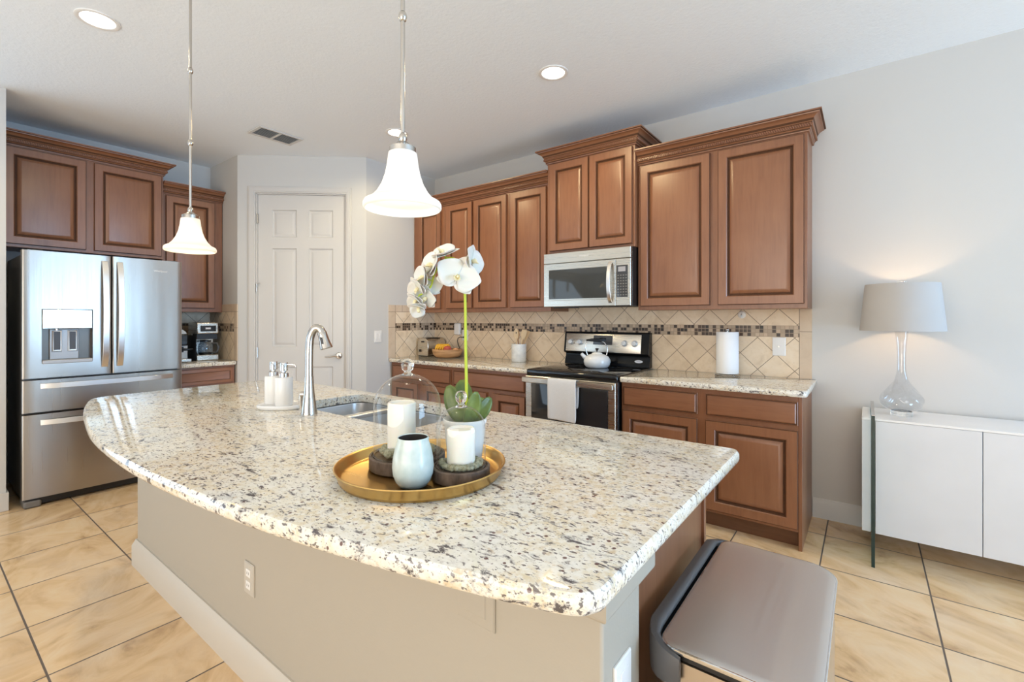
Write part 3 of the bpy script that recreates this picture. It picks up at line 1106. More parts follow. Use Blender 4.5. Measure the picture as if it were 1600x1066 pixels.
def plate_y(name, lab, x0, x1, z0, z1, y, mat='painted_plate', kind='outlet', cat='outlet', ty=-1, face='white_plastic'):
    t = thing(name, ((x0 + x1) / 2, y, z0), lab, cat)
    xc, zc = (x0 + x1) / 2, (z0 + z1) / 2
    m = MB(); m.panel((x0, y, z0), X3, Z3, -Y3, x1 - x0, z1 - z0, [(0, 0), (.0, .003), (.003, .006), (.006, .0065)]); m.build('cover_plate', mat, t, smooth=20)
    if kind == 'outlet':
        for dz in (-.022, .022):
            m = MB(); m.box(xc - .017, y - .0085, zc + dz - .014, xc + .017, y - .006, zc + dz + .014); r_ = m.build('socket', face, t, bevel=.004)
            m = MB()
            for dx in (-.006, .006):
                m.box(xc + dx - .001, y - .0089, zc + dz - .004, xc + dx + .001, y - .0084, zc + dz + .005)
            m.build('slot', 'black_plastic', r_)
    elif kind == 'coax':
        m = MB(); m.cyl((xc, y - .006, zc), (xc, y - .013, zc), .005); m.build('connector', 'nickel', t)
    elif kind == 'blank':
        m = MB(); m.panel((x0 + .022, y - .0063, z0 + .022), X3, Z3, -Y3, x1 - x0 - .044, z1 - z0 - .044, [(0, 0), (.003, .003), (.006, .003)]); m.build('inset_panel', mat, t)
    return t


plate_y('wall_outlet', 'small cream outlet low on the long painted side of the island', -1.546, -1.472, .312, .427, -2.9205)
plate_y('cover_plate', 'painted blank cover plate just under the island countertop edge', -.462, -.352, .640, .755, -2.9205, 'island_paint', kind='blank', cat='cover plate')
t = thing('wall_outlet', (-.0995, -2.838, .54), 'white outlet on the narrow end of the island knee wall, beside the trash can', 'outlet')
m = MB(); m.panel((-.0995, -2.876, .537), Y3, Z3, X3, .075, .115, [(0, 0), (.0, .003), (.003, .006), (.006, .0065)]); m.build('cover_plate', 'white_plastic', t, smooth=20)
for dz in (-.022, .022):
    m = MB(); m.box(-.0935, -2.8385 - .017, .5945 + dz - .014, -.091, -2.8385 + .017, .5945 + dz + .014); m.build('socket', 'white_plastic', t, bevel=.003)
plate_y('wall_plate', 'white wall plate with one small connector right of the paper towels', -.233, -.152, 1.063, 1.191, -.0085, 'white_plastic', 'coax', 'wall plate')
po = plate_y('wall_outlet', 'white outlet above the fruit bowl with a black cord plugged in, behind the orchid stem', -3.185, -3.10, 1.085, 1.20, -.0085, 'white_plastic', 'outlet')
t = thing('plug_in_adapter', (-3.235, -.009, 1.15), 'white plug-in adapter over the mosaic band left of the orchid stem', 'adapter')
m = MB(); m.box(-3.275, -.05, 1.145, -3.192, -.0086, 1.272); m.build('housing', 'white_plastic', t, bevel=.014, seg=4)
m = MB(); m.box(-3.192, -.035, 1.165, -3.184, -.0155, 1.195); m.build('prongs', 'nickel', t)
m = MB()
m.tube([(-3.142, -.012, 1.120), (-3.150, -.04, 1.121), (-3.18, -.05, 1.122), (-3.215, -.045, 1.11), (-3.235, -.035, 1.075), (-3.23, -.024, 1.035), (-3.21, -.018, .99), (-3.20, -.016, .955), (-3.25, -.02, .921), (-3.36, -.02, .919)], .0045, 8)
cd = tag(m.build('power_cord', 'black_plastic', smooth=60), 'black power cord hanging from the outlet behind the fruit bowl', 'cord')
m = MB(); m.cyl((-3.142, -.0175, 1.120), (-3.146, -.038, 1.121), .0115, .007); m.build('plug', 'black_plastic', cd)
t = thing('light_switch', (XL, -.7775, 1.08), 'white light switch on the pantry wall left of the toaster', 'switch')
m = MB(); m.panel((XL, -.820, 1.082), Y3, Z3, X3, .085, .117, [(0, 0), (.0, .003), (.003, .006), (.006, .0065)]); m.build('cover_plate', 'white_plastic', t, smooth=20)
for dy in (-.019, .019):
    m = MB(); m.box(XL + .006, -.7775 + dy - .013, 1.14 - .03, XL + .010, -.7775 + dy + .013, 1.14 + .03); m.build('rocker', 'white_plastic', t, bevel=.002)
t = thing('wall_hook', (-.427, -.0085, 1.348), 'small round white disc with a hook stuck to the tiles above the paper towels', 'hook')
m = MB(); m.lathe((-.427, -.0085, 1.348), [(.027, 0), (.027, .004), (.022, .009), (.01, .011), (0, .011)], 28, (0, -1, 0)); m.build('disc', 'white_plastic', t, smooth=50)
m = MB(); m.tube([(-.427, -.019, 1.355), (-.427, -.03, 1.350), (-.427, -.032, 1.340), (-.424, -.026, 1.334)], .003, 8); m.build('hook', 'nickel', t)

# ------------------------------------------------------------------ refrigerator
fr = thing('refrigerator', (-4.75, -2.708, 0), 'stainless steel french-door refrigerator with a water dispenser', 'refrigerator')
FX = -4.335


def fbul(y):
    q = (y + 2.708) / .475
    return FX + .014 * (1 - q * q)


def fslab(name, y0, y1, z0, z1, hole=None):
    m = MB()
    ys = [y0 + (y1 - y0) * k / 12 for k in range(13)]
    zs = [z0, z1]
    if hole:
        ys = sorted([y for y in ys if min(abs(y - hole[0]), abs(y - hole[1])) > .012] + [hole[0], hole[1]])
        zs = [z0, hole[2], hole[3], z1]
    R_ = .010

    def fxx(y):
        e = min(y - y0, y1 - y)
        k = 0 if e > R_ else (R_ - math.sqrt(max(0, R_ ** 2 - (R_ - e) ** 2)))
        return fbul(y) - k
    ys = sorted(set(ys + [y0 + .002, y0 + .005, y0 + .010, y1 - .002, y1 - .005, y1 - .010]))
    g = [[m.b.verts.new((fxx(y), y, z)) for y in ys] for z in zs]
    for j in range(len(zs) - 1):
        for i in range(len(ys) - 1):
            if hole and j == 1 and ys[i] >= hole[0] - 1e-6 and ys[i + 1] <= hole[1] + 1e-6:
                continue
            m.b.faces.new((g[j][i], g[j][i + 1], g[j + 1][i + 1], g[j + 1][i]))
    xb = FX - .062
    bk = [m.b.verts.new((xb, y, z)) for y, z in ((y0, z0), (y1, z0), (y1, z1), (y0, z1))]
    m.b.faces.new(bk)
    m.b.faces.new([g[0][k] for k in range(len(ys))] + [bk[1], bk[0]])
    m.b.faces.new([g[-1][k] for k in range(len(ys))] + [bk[2], bk[3]])
    m.b.faces.new([g[j][0] for j in range(len(zs))] + [bk[3], bk[0]])
    m.b.faces.new([g[j][-1] for j in range(len(zs))] + [bk[2], bk[1]])
    return m.build(name, 'fridge_steel', fr, smooth=40)


m = MB(); m.box(-5.12, -3.168, .05, FX - .066, -2.248, 1.775); m.build('cabinet_body', 'fridge_side_grey', fr, bevel=.004)
HY0, HY1 = -3.083, -2.812
dl = fslab('door', -3.180, -2.7045, .902, 1.797, (HY0, HY1, 1.012, 1.388))
dr = fslab('door', -2.6985, -2.236, .902, 1.797)
d1 = fslab('freezer_drawer', -3.180, -2.236, .664, .888)
d2 = fslab('freezer_drawer', -3.180, -2.236, .065, .648)


def bowed(name, p0, p1, out, half, parent, bulge=.05, wdir=(0, 1, 0)):
    """flat strap handle bowed away from the door"""
    m = MB()
    p0, p1, out, wd = V(p0), V(p1), V(out), V(wdir)
    rg = []
    N = 14
    for k in range(N + 1):
        t = k / N
        o = bulge * (1 - (2 * t - 1) ** 2) ** .6
        c = p0.lerp(p1, t) + out * o
        rg.append([c + wd * half, c + wd * half + out * .010, c - wd * half + out * .010, c - wd * half])
    m.loops(rg)
    return m.build(name, 'handle_steel', parent, smooth=40, bevel=.0015)


bowed('handle', (fbul(-2.745), -2.745, .955), (fbul(-2.745), -2.745, 1.757), (1, 0, 0), .018, dl, .055)
bowed('handle', (fbul(-2.655), -2.655, .955), (fbul(-2.655), -2.655, 1.757), (1, 0, 0), .018, dr, .055)
bowed('handle', (FX + .004, -3.09, .845), (FX + .004, -2.305, .845), (1, 0, 0), .018, d1, .045, (0, 0, 1))
bowed('handle', (FX + .004, -3.09, .590), (FX + .004, -2.305, .590), (1, 0, 0), .018, d2, .045, (0, 0, 1))
wd_ = bpy.data.objects.new('water_dispenser', None); COL.objects.link(wd_); wd_.parent = fr
m = MB()
yb0, yb1, z0_, z1_, xbk = HY0, HY1, 1.012, 1.388, FX - .055
fxh = fbul(-2.95) - .002
m.face([(xbk, yb0, z0_), (xbk, yb1, z0_), (xbk, yb1, z1_), (xbk, yb0, z1_)])
m.face([(fxh, yb0, z0_), (fxh, yb0, z1_), (xbk, yb0, z1_), (xbk, yb0, z0_)])
m.face([(fxh, yb1, z0_), (fxh, yb1, z1_), (xbk, yb1, z1_), (xbk, yb1, z0_)])
m.face([(fxh, yb0, z1_), (fxh, yb1, z1_), (xbk, yb1, z1_), (xbk, yb0, z1_)])
m.face([(fxh, yb0, z0_), (fxh, yb1, z0_), (xbk, yb1, z0_), (xbk, yb0, z0_)])
COLR = m.build('recess', 'recess_grey', fr)
bpy.data.objects.remove(wd_)
m = MB(); m.box(fxh - .05, HY0 + .002, 1.248, fxh + .006, HY1 - .002, 1.386); m.build('control_panel', 'dispenser_panel_steel', COLR, bevel=.004)
m = MB(); m.box(fxh - .045, HY0 + .002, 1.0, fxh + .012, HY1 - .002, 1.026); m.build('drip_tray', 'dispenser_grey', COLR, bevel=.004)
m = MB(); m.box(xbk, -3.038, 1.026, xbk + .02, -2.882, 1.243); m.build('back_panel', 'dispenser_grey', COLR, bevel=.003)
for ya in (-3.020, -2.937):
    m = MB(); m.panel((xbk + .02, ya - .006, 1.083), Y3, Z3, X3, .052, .152, [(0, 0), (.0, .008), (.004, .012), (.009, .010)]); pd = m.build('paddle', 'handle_steel', COLR)
    m = MB(); m.box(xbk + .03, ya + .003, 1.095, xbk + .0335, ya + .037, 1.225); m.build('paddle_pad', 'paddle_black', pd)
m = MB(); m.cyl((xbk + .022, -3.0, 1.235), (xbk + .022, -3.0, 1.25), .01); m.build('nozzle', 'handle_steel', COLR)
m = MB(); m.box(-4.95, -3.16, .012, FX - .03, -2.25, .06); m.build('kick_grille', 'black_plastic', fr)
for ya in (-3.172, -2.33):
    m = MB(); m.box(-4.5, ya, 0, FX - .004, ya + .09, .05); m.build('foot', 'fridge_side_grey', fr, bevel=.012, seg=3)
for ya in (-3.15, -2.34):
    m = MB(); m.box(-4.50, ya, 1.776, FX - .03, ya + .08, 1.806); m.build('hinge_cover', 'fridge_side_grey', fr, bevel=.005)
text('logo', 'Whirlpool', .022, (fbul(-2.39) + .001, -2.39, 1.708), (R(90), 0, R(90)), 'logo_light', dr)

# ------------------------------------------------------------------ range
rg_ = thing('range', (-1.48, -.33, 0), 'stainless steel and black electric range with four white knobs', 'stove')
RX0, RX1 = -1.868, -1.092
m = MB(); m.box(RX0 + .004, -.648, .03, RX1 - .004, -.012, .898); m.build('body', 'black_plastic', rg_, bevel=.003)
m = MB()
q = rounded([(RX0, -.672), (RX1, -.672), (RX1, -.075), (RX0, -.075)], [.012, .012, .004, .004])
mm = slab(q, None, [(.004, .872), (.0, .878), (0, .912), (.004, .919), (.012, .9215)])
mm.build('cooktop', 'black_gloss', rg_, smooth=40)
for (bx, by, br) in ((-1.68, -.50, .105), (-1.29, -.50, .085), (-1.68, -.22, .075), (-1.29, -.22, .1)):
    m = MB(); m.lathe((bx, by, .9217), [(br, 0), (br, .0003), (br - .003, .0003), (br - .003, 0)], 40, cap0=False, cap1=False); m.build('burner_ring', 'screen_grey', rg_, smooth=0)
m = MB()
pr = [(-.012, .922), (-.080, .922), (-.074, .955), (-.060, .985), (-.058, 1.012), (-.090, 1.024), (-.096, 1.032), (-.072, 1.196), (-.062, 1.206), (-.012, 1.206)]
m.loops([[(x, y, z) for y, z in pr] for x in (RX0 + .002, RX1 + .003)]); bgd = m.build('backguard', 'black_enamel', rg_, smooth=30, bevel=.003)
sl = V((0, .024, .164)).normalized(); no = V((0, -.164, .024)).normalized()
fo = V((-1.845, -.0957, 1.036)) + no * .001
m = MB(); m.panel(fo, X3, sl, no, .692, .154, [(0, 0), (0, .002), (.002, .003)]); m.build('control_panel', 'steel', rg_)
m = MB(); m.panel(fo + X3 * .268 + sl * .062 + no * .003, X3, sl, no, .176, .078, [(0, 0), (0, .0015), (.002, .002)]); m.build('display', 'screen_grey', rg_)
m = MB(); m.panel(fo + X3 * .330 + sl * .098 + no * .005, X3, sl, no, .056, .024, [(0, 0), (0, .001)]); m.build('clock_window', 'black_gloss', rg_)
for kx in (-1.792, -1.705, -1.292, -1.204):
    kc = V((kx, fo.y, fo.z)) + sl * .079 + no * .003
    m = MB(); m.lathe(kc, [(.027, 0), (.027, .004), (.0225, .007), (.021, .024), (.018, .028), (0, .0285)], 24, no); kb = m.build('knob', 'knob_white', rg_, smooth=40)
    m = MB(); m.obox(kc + no * .0305, sl, X3, no, .018, .0025, .0025); m.build('pointer', 'knob_white', kb, bevel=.001)
m = MB()
bc, bn, bs = V((-1.180, -.0685, .970)), V((0, -.906, .423)), V((0, .423, .906))
m.loops([[bc + X3 * (r_ * math.cos(2 * PI * k / 36)) + bs * (.36 * r_ * math.sin(2 * PI * k / 36)) + bn * h_ for k in range(36)] for r_, h_ in ((.034, 0), (.034, .003), (.030, .004))])
bd = m.build('oval_badge', 'badge_white', rg_)
m = MB(); m.obox(bc + bn * .0042, X3, bn, bs, .016, .0005, .0022); m.build('badge_lettering', 'badge_grey', bd)
m = MB()
m.panel((RX0 + .006, -.650, .158), X3, Z3, -Y3, RX1 - RX0 - .012, .712, [(0, 0), (0, .036), (.004, .040), (.052, .040), (.055, .037)])
od = m.build('oven_door', 'steel', rg_, smooth=25)
m = MB(); m.panel((RX0 + .062, -.6875, .214), X3, Z3, -Y3, RX1 - RX0 - .124, .600, [(0, 0), (0, .002), (.003, .003)]); m.build('oven_window', 'oven_glass', od)
m = MB()
q = rounded([(RX0 + .004, -.742), (RX1 - .004, -.742), (RX1 - .004, -.722), (RX0 + .004, -.722)], [.006] * 4, 3)
slab(q, None, [(.006, .824), (0, .829), (0, .862), (.006, .867)]).build('oven_handle', 'steel', od, smooth=40)
for hx in (RX0 + .03, RX1 - .03):
    m = MB(); m.box(hx - .015, -.724, .832, hx + .015, -.688, .859); m.build('handle_post', 'steel', od, bevel=.004)
m = MB(); m.panel((RX0 + .006, -.650, .035), X3, Z3, -Y3, RX1 - RX0 - .012, .112, [(0, 0), (0, .03), (.006, .036)]); m.build('drawer', 'steel', rg_)

# towel over the oven handle
m = MB()
cols = 14
prof = [(-.7165, .66), (-.7165, .75), (-.7165, .83), (-.7172, .866), (-.722, .8735), (-.732, .8755), (-.742, .8735), (-.7475, .866), (-.7485, .83), (-.7495, .76), (-.751, .69), (-.7525, .62), (-.754, .572)]
rows_ = []
for k, (y, z) in enumerate(prof):
    r = []
    for i in range(cols + 1):
        t = i / cols
        dy = .004 * math.sin(t * 9 + .6) * max(0, (k - 7)) / 5 + .002 * math.sin(t * 21) * max(0, k - 7) / 5
        zz = z - (.008 * t if k > 8 else 0)
        r.append(m.b.verts.new((-1.616 + .243 * t + .004 * math.sin(k * .7), y - max(0, dy) - (.004 if k > 7 else 0), zz)))
    rows_.append(r)
for a, b in zip(rows_, rows_[1:]):
    for i in range(cols):
        m.b.faces.new((a[i], a[i + 1], b[i + 1], b[i]))
tw = tag(m.build('dish_towel', 'towel_cloth', smooth=180, solid=.003, subd=1), 'pale grey dish towel draped over the oven door handle', 'towel')

# kettle on the cooktop
kx, ky, kz = -1.463, -.245, .9226
kt = thing('kettle', (kx, ky, kz), 'white enamel kettle with a black grip standing on the cooktop', 'kettle')
m = MB(); m.lathe((kx, ky, kz), [(.082, 0), (.090, .004), (.103, .022), (.109, .045), (.106, .066), (.092, .088), (.070, .102), (.045, .110), (.040, .111), (0, .112)], 40); m.build('body', 'enamel_white', kt, smooth=60)
m = MB(); m.lathe((kx, ky, kz + .1105), [(.043, 0), (.041, .006), (.025, .013), (.010, .016), (0, .017)], 28); ld = m.build('lid', 'enamel_white', kt, smooth=60)
m = MB(); m.cyl((kx, ky, kz + .126), (kx, ky, kz + .140), .006); m.lathe((kx, ky, kz + .138), [(.008, 0), (.015, .012), (.013, .017), (0, .019)], 20); m.build('lid_knob', 'black_plastic', ld, smooth=50)
rd = V((.797, .604, 0)); kc = V((kx, ky, kz))
m = MB(); m.tube([kc - rd * .085 + Z3 * .070, kc - rd * .110 + Z3 * .092, kc - rd * .128 + Z3 * .112], [.020, .016, .0125], 16); m.build('spout', 'enamel_white', kt, smooth=60)
m = MB(); m.tube([kc + rd * .078 + Z3 * .100, kc + rd * .085 + Z3 * .135, kc + rd * .078 + Z3 * .175, kc + rd * .06 + Z3 * .202, kc + rd * .035 + Z3 * .213], .0042, 10)
m.tube([kc - rd * .078 + Z3 * .100, kc - rd * .095 + Z3 * .15, kc - rd * .090 + Z3 * .19, kc - rd * .075 + Z3 * .212, kc - rd * .06 + Z3 * .221], .0042, 10)
m.build('handle_arm', 'chrome', kt, smooth=60)
m = MB(); m.tube([kc - rd * .088 + Z3 * .221, kc - rd * .05 + Z3 * .223, kc + rd * .0 + Z3 * .222, kc + rd * .045 + Z3 * .222, kc + rd * .068 + Z3 * .222], [.007, .012, .0145, .013, .008], 12); m.build('grip', 'black_plastic', kt, smooth=60)

# ------------------------------------------------------------------ microwave
mw = thing('microwave', (-1.485, -.2, 1.418), 'stainless steel over-the-range microwave with a dark window', 'microwave')
MX0, MX1 = -1.866, -1.0995
m = MB(); m.box(MX0 + .002, -.392, 1.420, MX1 + .004, -.01, 1.860); m.build('body', 'black_plastic', mw, bevel=.003)
m = MB(); m.panel((MX0, -.392, 1.775), X3, Z3, -Y3, MX1 - MX0, .083, [(0, 0), (0, .026), (.003, .029)]); vp = m.build('vent_panel', 'steel', mw)
m = MB(); m.panel((MX0, -.392, 1.418), X3, Z3, -Y3, .645, .353, [(0, 0), (0, .026), (.003, .029), (.050, .029), (.052, .027)]); md = m.build('door', 'steel', mw)
m = MB(); m.panel((MX0 + .052, -.4188, 1.480), X3, Z3, -Y3, .522, .238, [(0, 0), (0, .003), (.003, .0035)]); m.build('door_window', 'window_glass_dark', md)
bowed('handle', (-1.258, -.420, 1.440), (-1.258, -.420, 1.752), (0, -1, 0), .014, md, .045, (1, 0, 0))
m = MB(); m.panel((MX0 + .648, -.392, 1.418), X3, Z3, -Y3, MX1 - MX0 - .648, .353, [(0, 0), (0, .026), (.003, .029)]); m.build('control_face', 'steel', mw)
m = MB(); m.panel((-1.212, -.4205, 1.482), X3, Z3, -Y3, .090, .240, [(0, 0), (0, .001), (.002, .0015)]); kp = m.build('keypad', 'screen_grey', mw)
m = MB(); m.box(-1.198, -.4235, 1.674, -1.140, -.4218, 1.710); m.build('display', 'badge_grey', kp)
m = MB()
for i in range(4):
    for j in range(8):
        m.box(-1.204 + i * .021, -.4228, 1.495 + j * .021, -1.192 + i * .021, -.4218, 1.502 + j * .021)
m.build('keys', 'key_grey', kp, smooth=0)
m = MB(); m.box(MX0 + .004, -.418, 1.4165, MX1, -.012, 1.4195); m.box(-1.80, -.37, 1.406, -1.60, -.30, 1.4165); m.build('underside', 'vent_dark', mw)
text('logo', 'Whirlpool', .020, (-1.49, -.4215, 1.817), (R(90), 0, 0), 'logo_light', vp)

# ------------------------------------------------------------------ counter things, range wall
CT = .9143
t = thing('toaster', (-3.50, -.16, CT), 'brushed steel two-slot toaster in the counter corner beside the fruit bowl', 'toaster')
m = MB()
q = [(-3.578, .012), (-3.581, .10), (-3.574, .165), (-3.555, .188), (-3.52, .197), (-3.48, .197), (-3.447, .188), (-3.428, .165), (-3.421, .10), (-3.424, .012)]
m.loops([[(x, y, CT + z) for x, z in q] for y in (-.288, -.022)]); m.build('body', 'steel', t, smooth=50, bevel=.006, seg=3)
m = MB(); m.box(-3.572, -.285, CT, -3.430, -.026, CT + .014); m.build('base', 'black_plastic', t, bevel=.003)
m = MB()
for x in (-3.535, -3.467):
    m.box(x - .014, -.25, CT + .1975, x + .014, -.06, CT + .1985)
m.build('slot', 'black_plastic', t)
m = MB(); m.loops([[(x * 1.0 + (.002 if x < -3.5 else -.002), y, CT + z - .002) for x, z in q] for y in (-.2905, -.2885)]); fp = m.build('end_plate', 'steel', t, smooth=40)
m = MB(); m.box(-3.512, -.304, CT + .150, -3.482, -.2906, CT + .166); m.build('lever', 'black_plastic', t, bevel=.003)
m = MB(); m.lathe((-3.535, -.2905, CT + .062), [(.015, 0), (.014, .010), (0, .0105)], 20, (0, -1, 0)); m.build('dial', 'black_plastic', t)
m = MB()
for k in range(3):
    m.cyl((-3.465, -.2905, CT + .06 + k * .025), (-3.465, -.2935, CT + .06 + k * .025), .005)
m.build('button', 'chrome', t)

bx, by = -3.213, -.208
m = MB(); m.lathe((bx, by, CT), [(.098, 0), (.118, .006), (.143, .028), (.155, .055), (.157, .080), (.154, .088), (.148, .086), (.148, .06), (.135, .03), (.10, .012), (0, .010)], 48)
bw = tag(m.build('fruit_bowl', 'bowl_wood', smooth=50), 'round wooden fruit bowl on the counter beside the toaster', 'bowl')
bn = thing('banana_bunch', (bx - .06, by - .01, CT + .02), 'bunch of yellow bananas in the wooden bowl', 'bananas')
for k in range(5):
    a = -.6 + k * .32
    o0 = V((bx - .062 + .024 * (k - 2) * .797, by + .0 + .024 * (k - 2) * .604 - .005, CT + .050))
    pts = []
    for i in range(9):
        s_ = i / 8
        pts.append(o0 + V((-.03 * (1 - 2 * s_) * .3, .075 * (s_ - .45), .072 * math.sin(PI * (.12 + .76 * s_)))))
    m = MB(); m.tube(pts, [.006, .013, .017, .019, .019, .018, .016, .011, .005], 8); m.build('banana', 'yellow_fruit', bn, smooth=50)
ap = thing('apple', (bx + .04, by - .03, CT + .03), 'red apple on top in the wooden bowl', 'apple')
m = MB(); m.lathe((bx + .037, by - .035, CT + .042), [(.0, .006), (.012, .0), (.028, .012), (.040, .036), (.041, .052), (.034, .070), (.018, .080), (.006, .076), (0, .072)], 24, cap0=False, cap1=False); m.build('fruit', 'apple_red', ap, smooth=80)
m = MB(); m.tube([(bx + .037, by - .035, CT + .114), (bx + .039, by - .033, CT + .128)], .002, 6); m.build('stem', 'cloche_wood', ap)
m = MB(); m.sphere((bx + .103, by + .018, CT + .066), .034); tag(m.build('peach', 'peach_fruit', smooth=80), 'pale orange peach at the right side of the wooden bowl', 'peach')

ux, uy = -2.337, -.132
m = MB(); m.lathe((ux, uy, CT), [(.068, 0), (.070, .003), (.070, .162), (.068, .166), (.063, .166), (.062, .160), (.062, .012), (0, .010)], 40)
tag(m.build('utensil_crock', 'marble', smooth=40), 'grey-veined white marble crock holding wooden utensils', 'utensil crock')


def utensil(lab, mat, dx, dy, tipx, tipy, top, kind, wd=.024):
    t = thing(('spoon' if kind == 'spoon' else 'spatula'), (ux + dx, uy + dy, CT + .012), lab, 'utensil', 'wooden utensils in the crock')
    a, b = V((ux + dx, uy + dy, CT + .013)), V((ux + tipx, uy + tipy, top))
    d = (b - a)
    hl = .09
    mid = a + d * (1 - hl / d.length)
    dn = d.normalized()
    m = MB(); m.tube([a, mid], [.006, .006], 10); m.build('handle', mat, t, smooth=60)
    wv = (V((.797, .604, 0)) - dn * dn.dot(V((.797, .604, 0)))).normalized()
    nv = dn.cross(wv)
    m = MB()
    rg = []
    N = 8
    for k in range(N + 1):
        s_ = k / N
        if kind == 'spoon':
            hw = .006 + (wd - .006) * math.sin(PI * min(1, .12 + s_ * .86)) ** .8
        else:
            hw = .006 + (wd - .006) * min(1, s_ * 2.2)
        c = mid - dn * .008 + dn * (hl + .008) * s_
        rg.append([c + wv * hw + nv * .003, c - wv * hw + nv * .003, c - wv * hw - nv * .003, c + wv * hw - nv * .003])
    m.loops(rg)
    hd = m.build('blade', mat, t, smooth=40, bevel=.0015)
    return t, mid + dn * hl * .55, nv


utensil('reddish wooden spatula leaning left in the marble crock', 'rose_wood', .0, .02, -.045, .03, 1.212, 'spatula', .020)
t_, hc, nv = utensil('pale wooden spoon with a hole in the marble crock', 'pale_wood', -.005, -.02, -.012, -.03, 1.226, 'spoon', .025)
m = MB(); m.cyl(hc - nv * .0034, hc + nv * .0034, .006, seg=16); m.build('hole', 'jar_dark', t_)
utensil('narrow wooden spatula standing between the spoon and the wide spatula', 'light_wood', .012, .022, .032, .03, 1.200, 'spatula', .014)
utensil('wide flat-ended wooden spatula leaning right in the marble crock', 'pale_wood', .012, -.030, .075, -.012, 1.214, 'spatula', .026)
utensil('light wooden spatula at the far right of the crock', 'light_wood', .004, .0, .088, .03, 1.206, 'spatula', .018)

tx, ty = -.498, -.132
t = thing('paper_towel_holder', (tx, ty, CT), 'white paper towel roll on a clear upright holder right of the range', 'paper towels')
m = MB(); m.lathe((tx, ty, CT), [(.082, 0), (.083, .004), (.080, .012), (.074, .016), (0, .017)], 40); m.build('base', 'clear_glass', t, smooth=40)
m = MB(); m.lathe((tx, ty, CT + .018), [(.020, 0), (.072, 0), (.0735, .004), (.0735, .290), (.072, .293), (.020, .293)], 48, cap0=False, cap1=False); m.build('paper_roll', 'paper_white', t, smooth=40)
m = MB(); m.cyl((tx, ty, CT + .016), (tx, ty, CT + .318), .008); m.sphere((tx, ty, CT + .325), .013); m.build('rod', 'chrome', t, smooth=60)

# ------------------------------------------------------------------ coffee nook
cx0, cx1, cya, cyb = -5.02, -4.80, -1.968, -1.778
t = thing('coffee_maker', (-4.91, -1.873, CT), 'steel drip coffee maker with a glass carafe and a dark display', 'coffee maker')
m = MB(); m.box(cx0, cya, CT, -4.93, cyb, 1.19); m.box(cx0, cya, CT, cx1, cyb, CT + .055); m.build('body', 'steel', t, bevel=.006)
m = MB(); m.box(cx0, cya, 1.172, cx1, cyb, 1.283); hd = m.build('brew_head', 'steel', t, bevel=.010, seg=3)
m = MB(); m.box(cx1 - .001, cya + .03, 1.196, cx1 + .003, cyb - .025, 1.252); dd = m.build('display', 'black_gloss', hd, bevel=.002)
m = MB(); m.box(cx1 + .0025, -1.895, 1.218, cx1 + .0042, -1.85, 1.234); m.build('readout', 'badge_white', dd)
m = MB(); m.box(cx0 - .004, cya - .003, CT - .0, cx1 - .01, cya, 1.16); m.box(-4.93, cya + .006, 1.12, -4.82, cyb - .006, 1.173); m.build('filter_basket', 'black_plastic', t, bevel=.003)
m = MB(); m.lathe((-4.865, -1.873, CT + .056), [(.055, 0), (.064, .02), (.066, .06), (.060, .10), (.046, .125)], 32, cap1=False); cf = m.build('carafe', 'coffee_glass', t, smooth=60)
m = MB(); m.lathe((-4.865, -1.873, CT + .180), [(.05, 0), (.05, .012), (0, .02)], 24); m.build('carafe_lid', 'black_plastic', cf)
m = MB(); m.tube([(-4.81, -1.835, CT + .165), (-4.785, -1.80, CT + .165), (-4.775, -1.79, CT + .12), (-4.785, -1.80, CT + .08), (-4.815, -1.835, CT + .075)], [.010, .011, .011, .010, .008], 8); m.build('carafe_handle', 'grey_plastic', cf, smooth=60)
m = MB(); m.lathe((-4.865, -1.873, CT + .058), [(.05, 0), (.058, .012), (.059, .02), (0, .02)], 24); m.build('coffee', 'black_gloss', cf)
t = thing('pod_coffee_machine', (-4.92, -2.085, CT), 'slim black and white pod coffee machine half hidden by the refrigerator', 'coffee maker')
m = MB()
q = [(-2.155, CT), (-2.155, CT + .25), (-2.145, CT + .285), (-2.12, CT + .305), (-2.09, CT + .31), (-2.05, CT + .305), (-2.025, CT + .285), (-2.012, CT + .25), (-2.012, CT)]
m.loops([[(x, y, z) for y, z in q] for x in (-5.05, -4.93)]); m.build('housing', 'black_plastic', t, smooth=40, bevel=.004)
m = MB(); m.loops([[(x, y, z - (.006 if z > CT + .1 else 0)) for y, z in q] for x in (-4.93, -4.90)]); m.build('front_frame', 'white_plastic', t, smooth=40, bevel=.003)
m = MB(); m.box(-4.90, -2.14, CT + .15, -4.82, -2.03, CT + .26); m.build('brew_head', 'black_gloss', t, bevel=.012, seg=3)
m = MB(); m.tube([(-4.815, -2.085, CT + .115), (-4.80, -2.05, CT + .115), (-4.80, -2.0, CT + .118)], [.014, .011, .009], 8); m.box(-4.90, -2.10, CT + .09, -4.815, -2.07, CT + .14); m.build('lever', 'black_plastic', t, bevel=.003)
m = MB(); m.box(-4.90, -2.145, CT, -4.77, -2.02, CT + .03); m.build('drip_tray', 'nickel', t, bevel=.004)

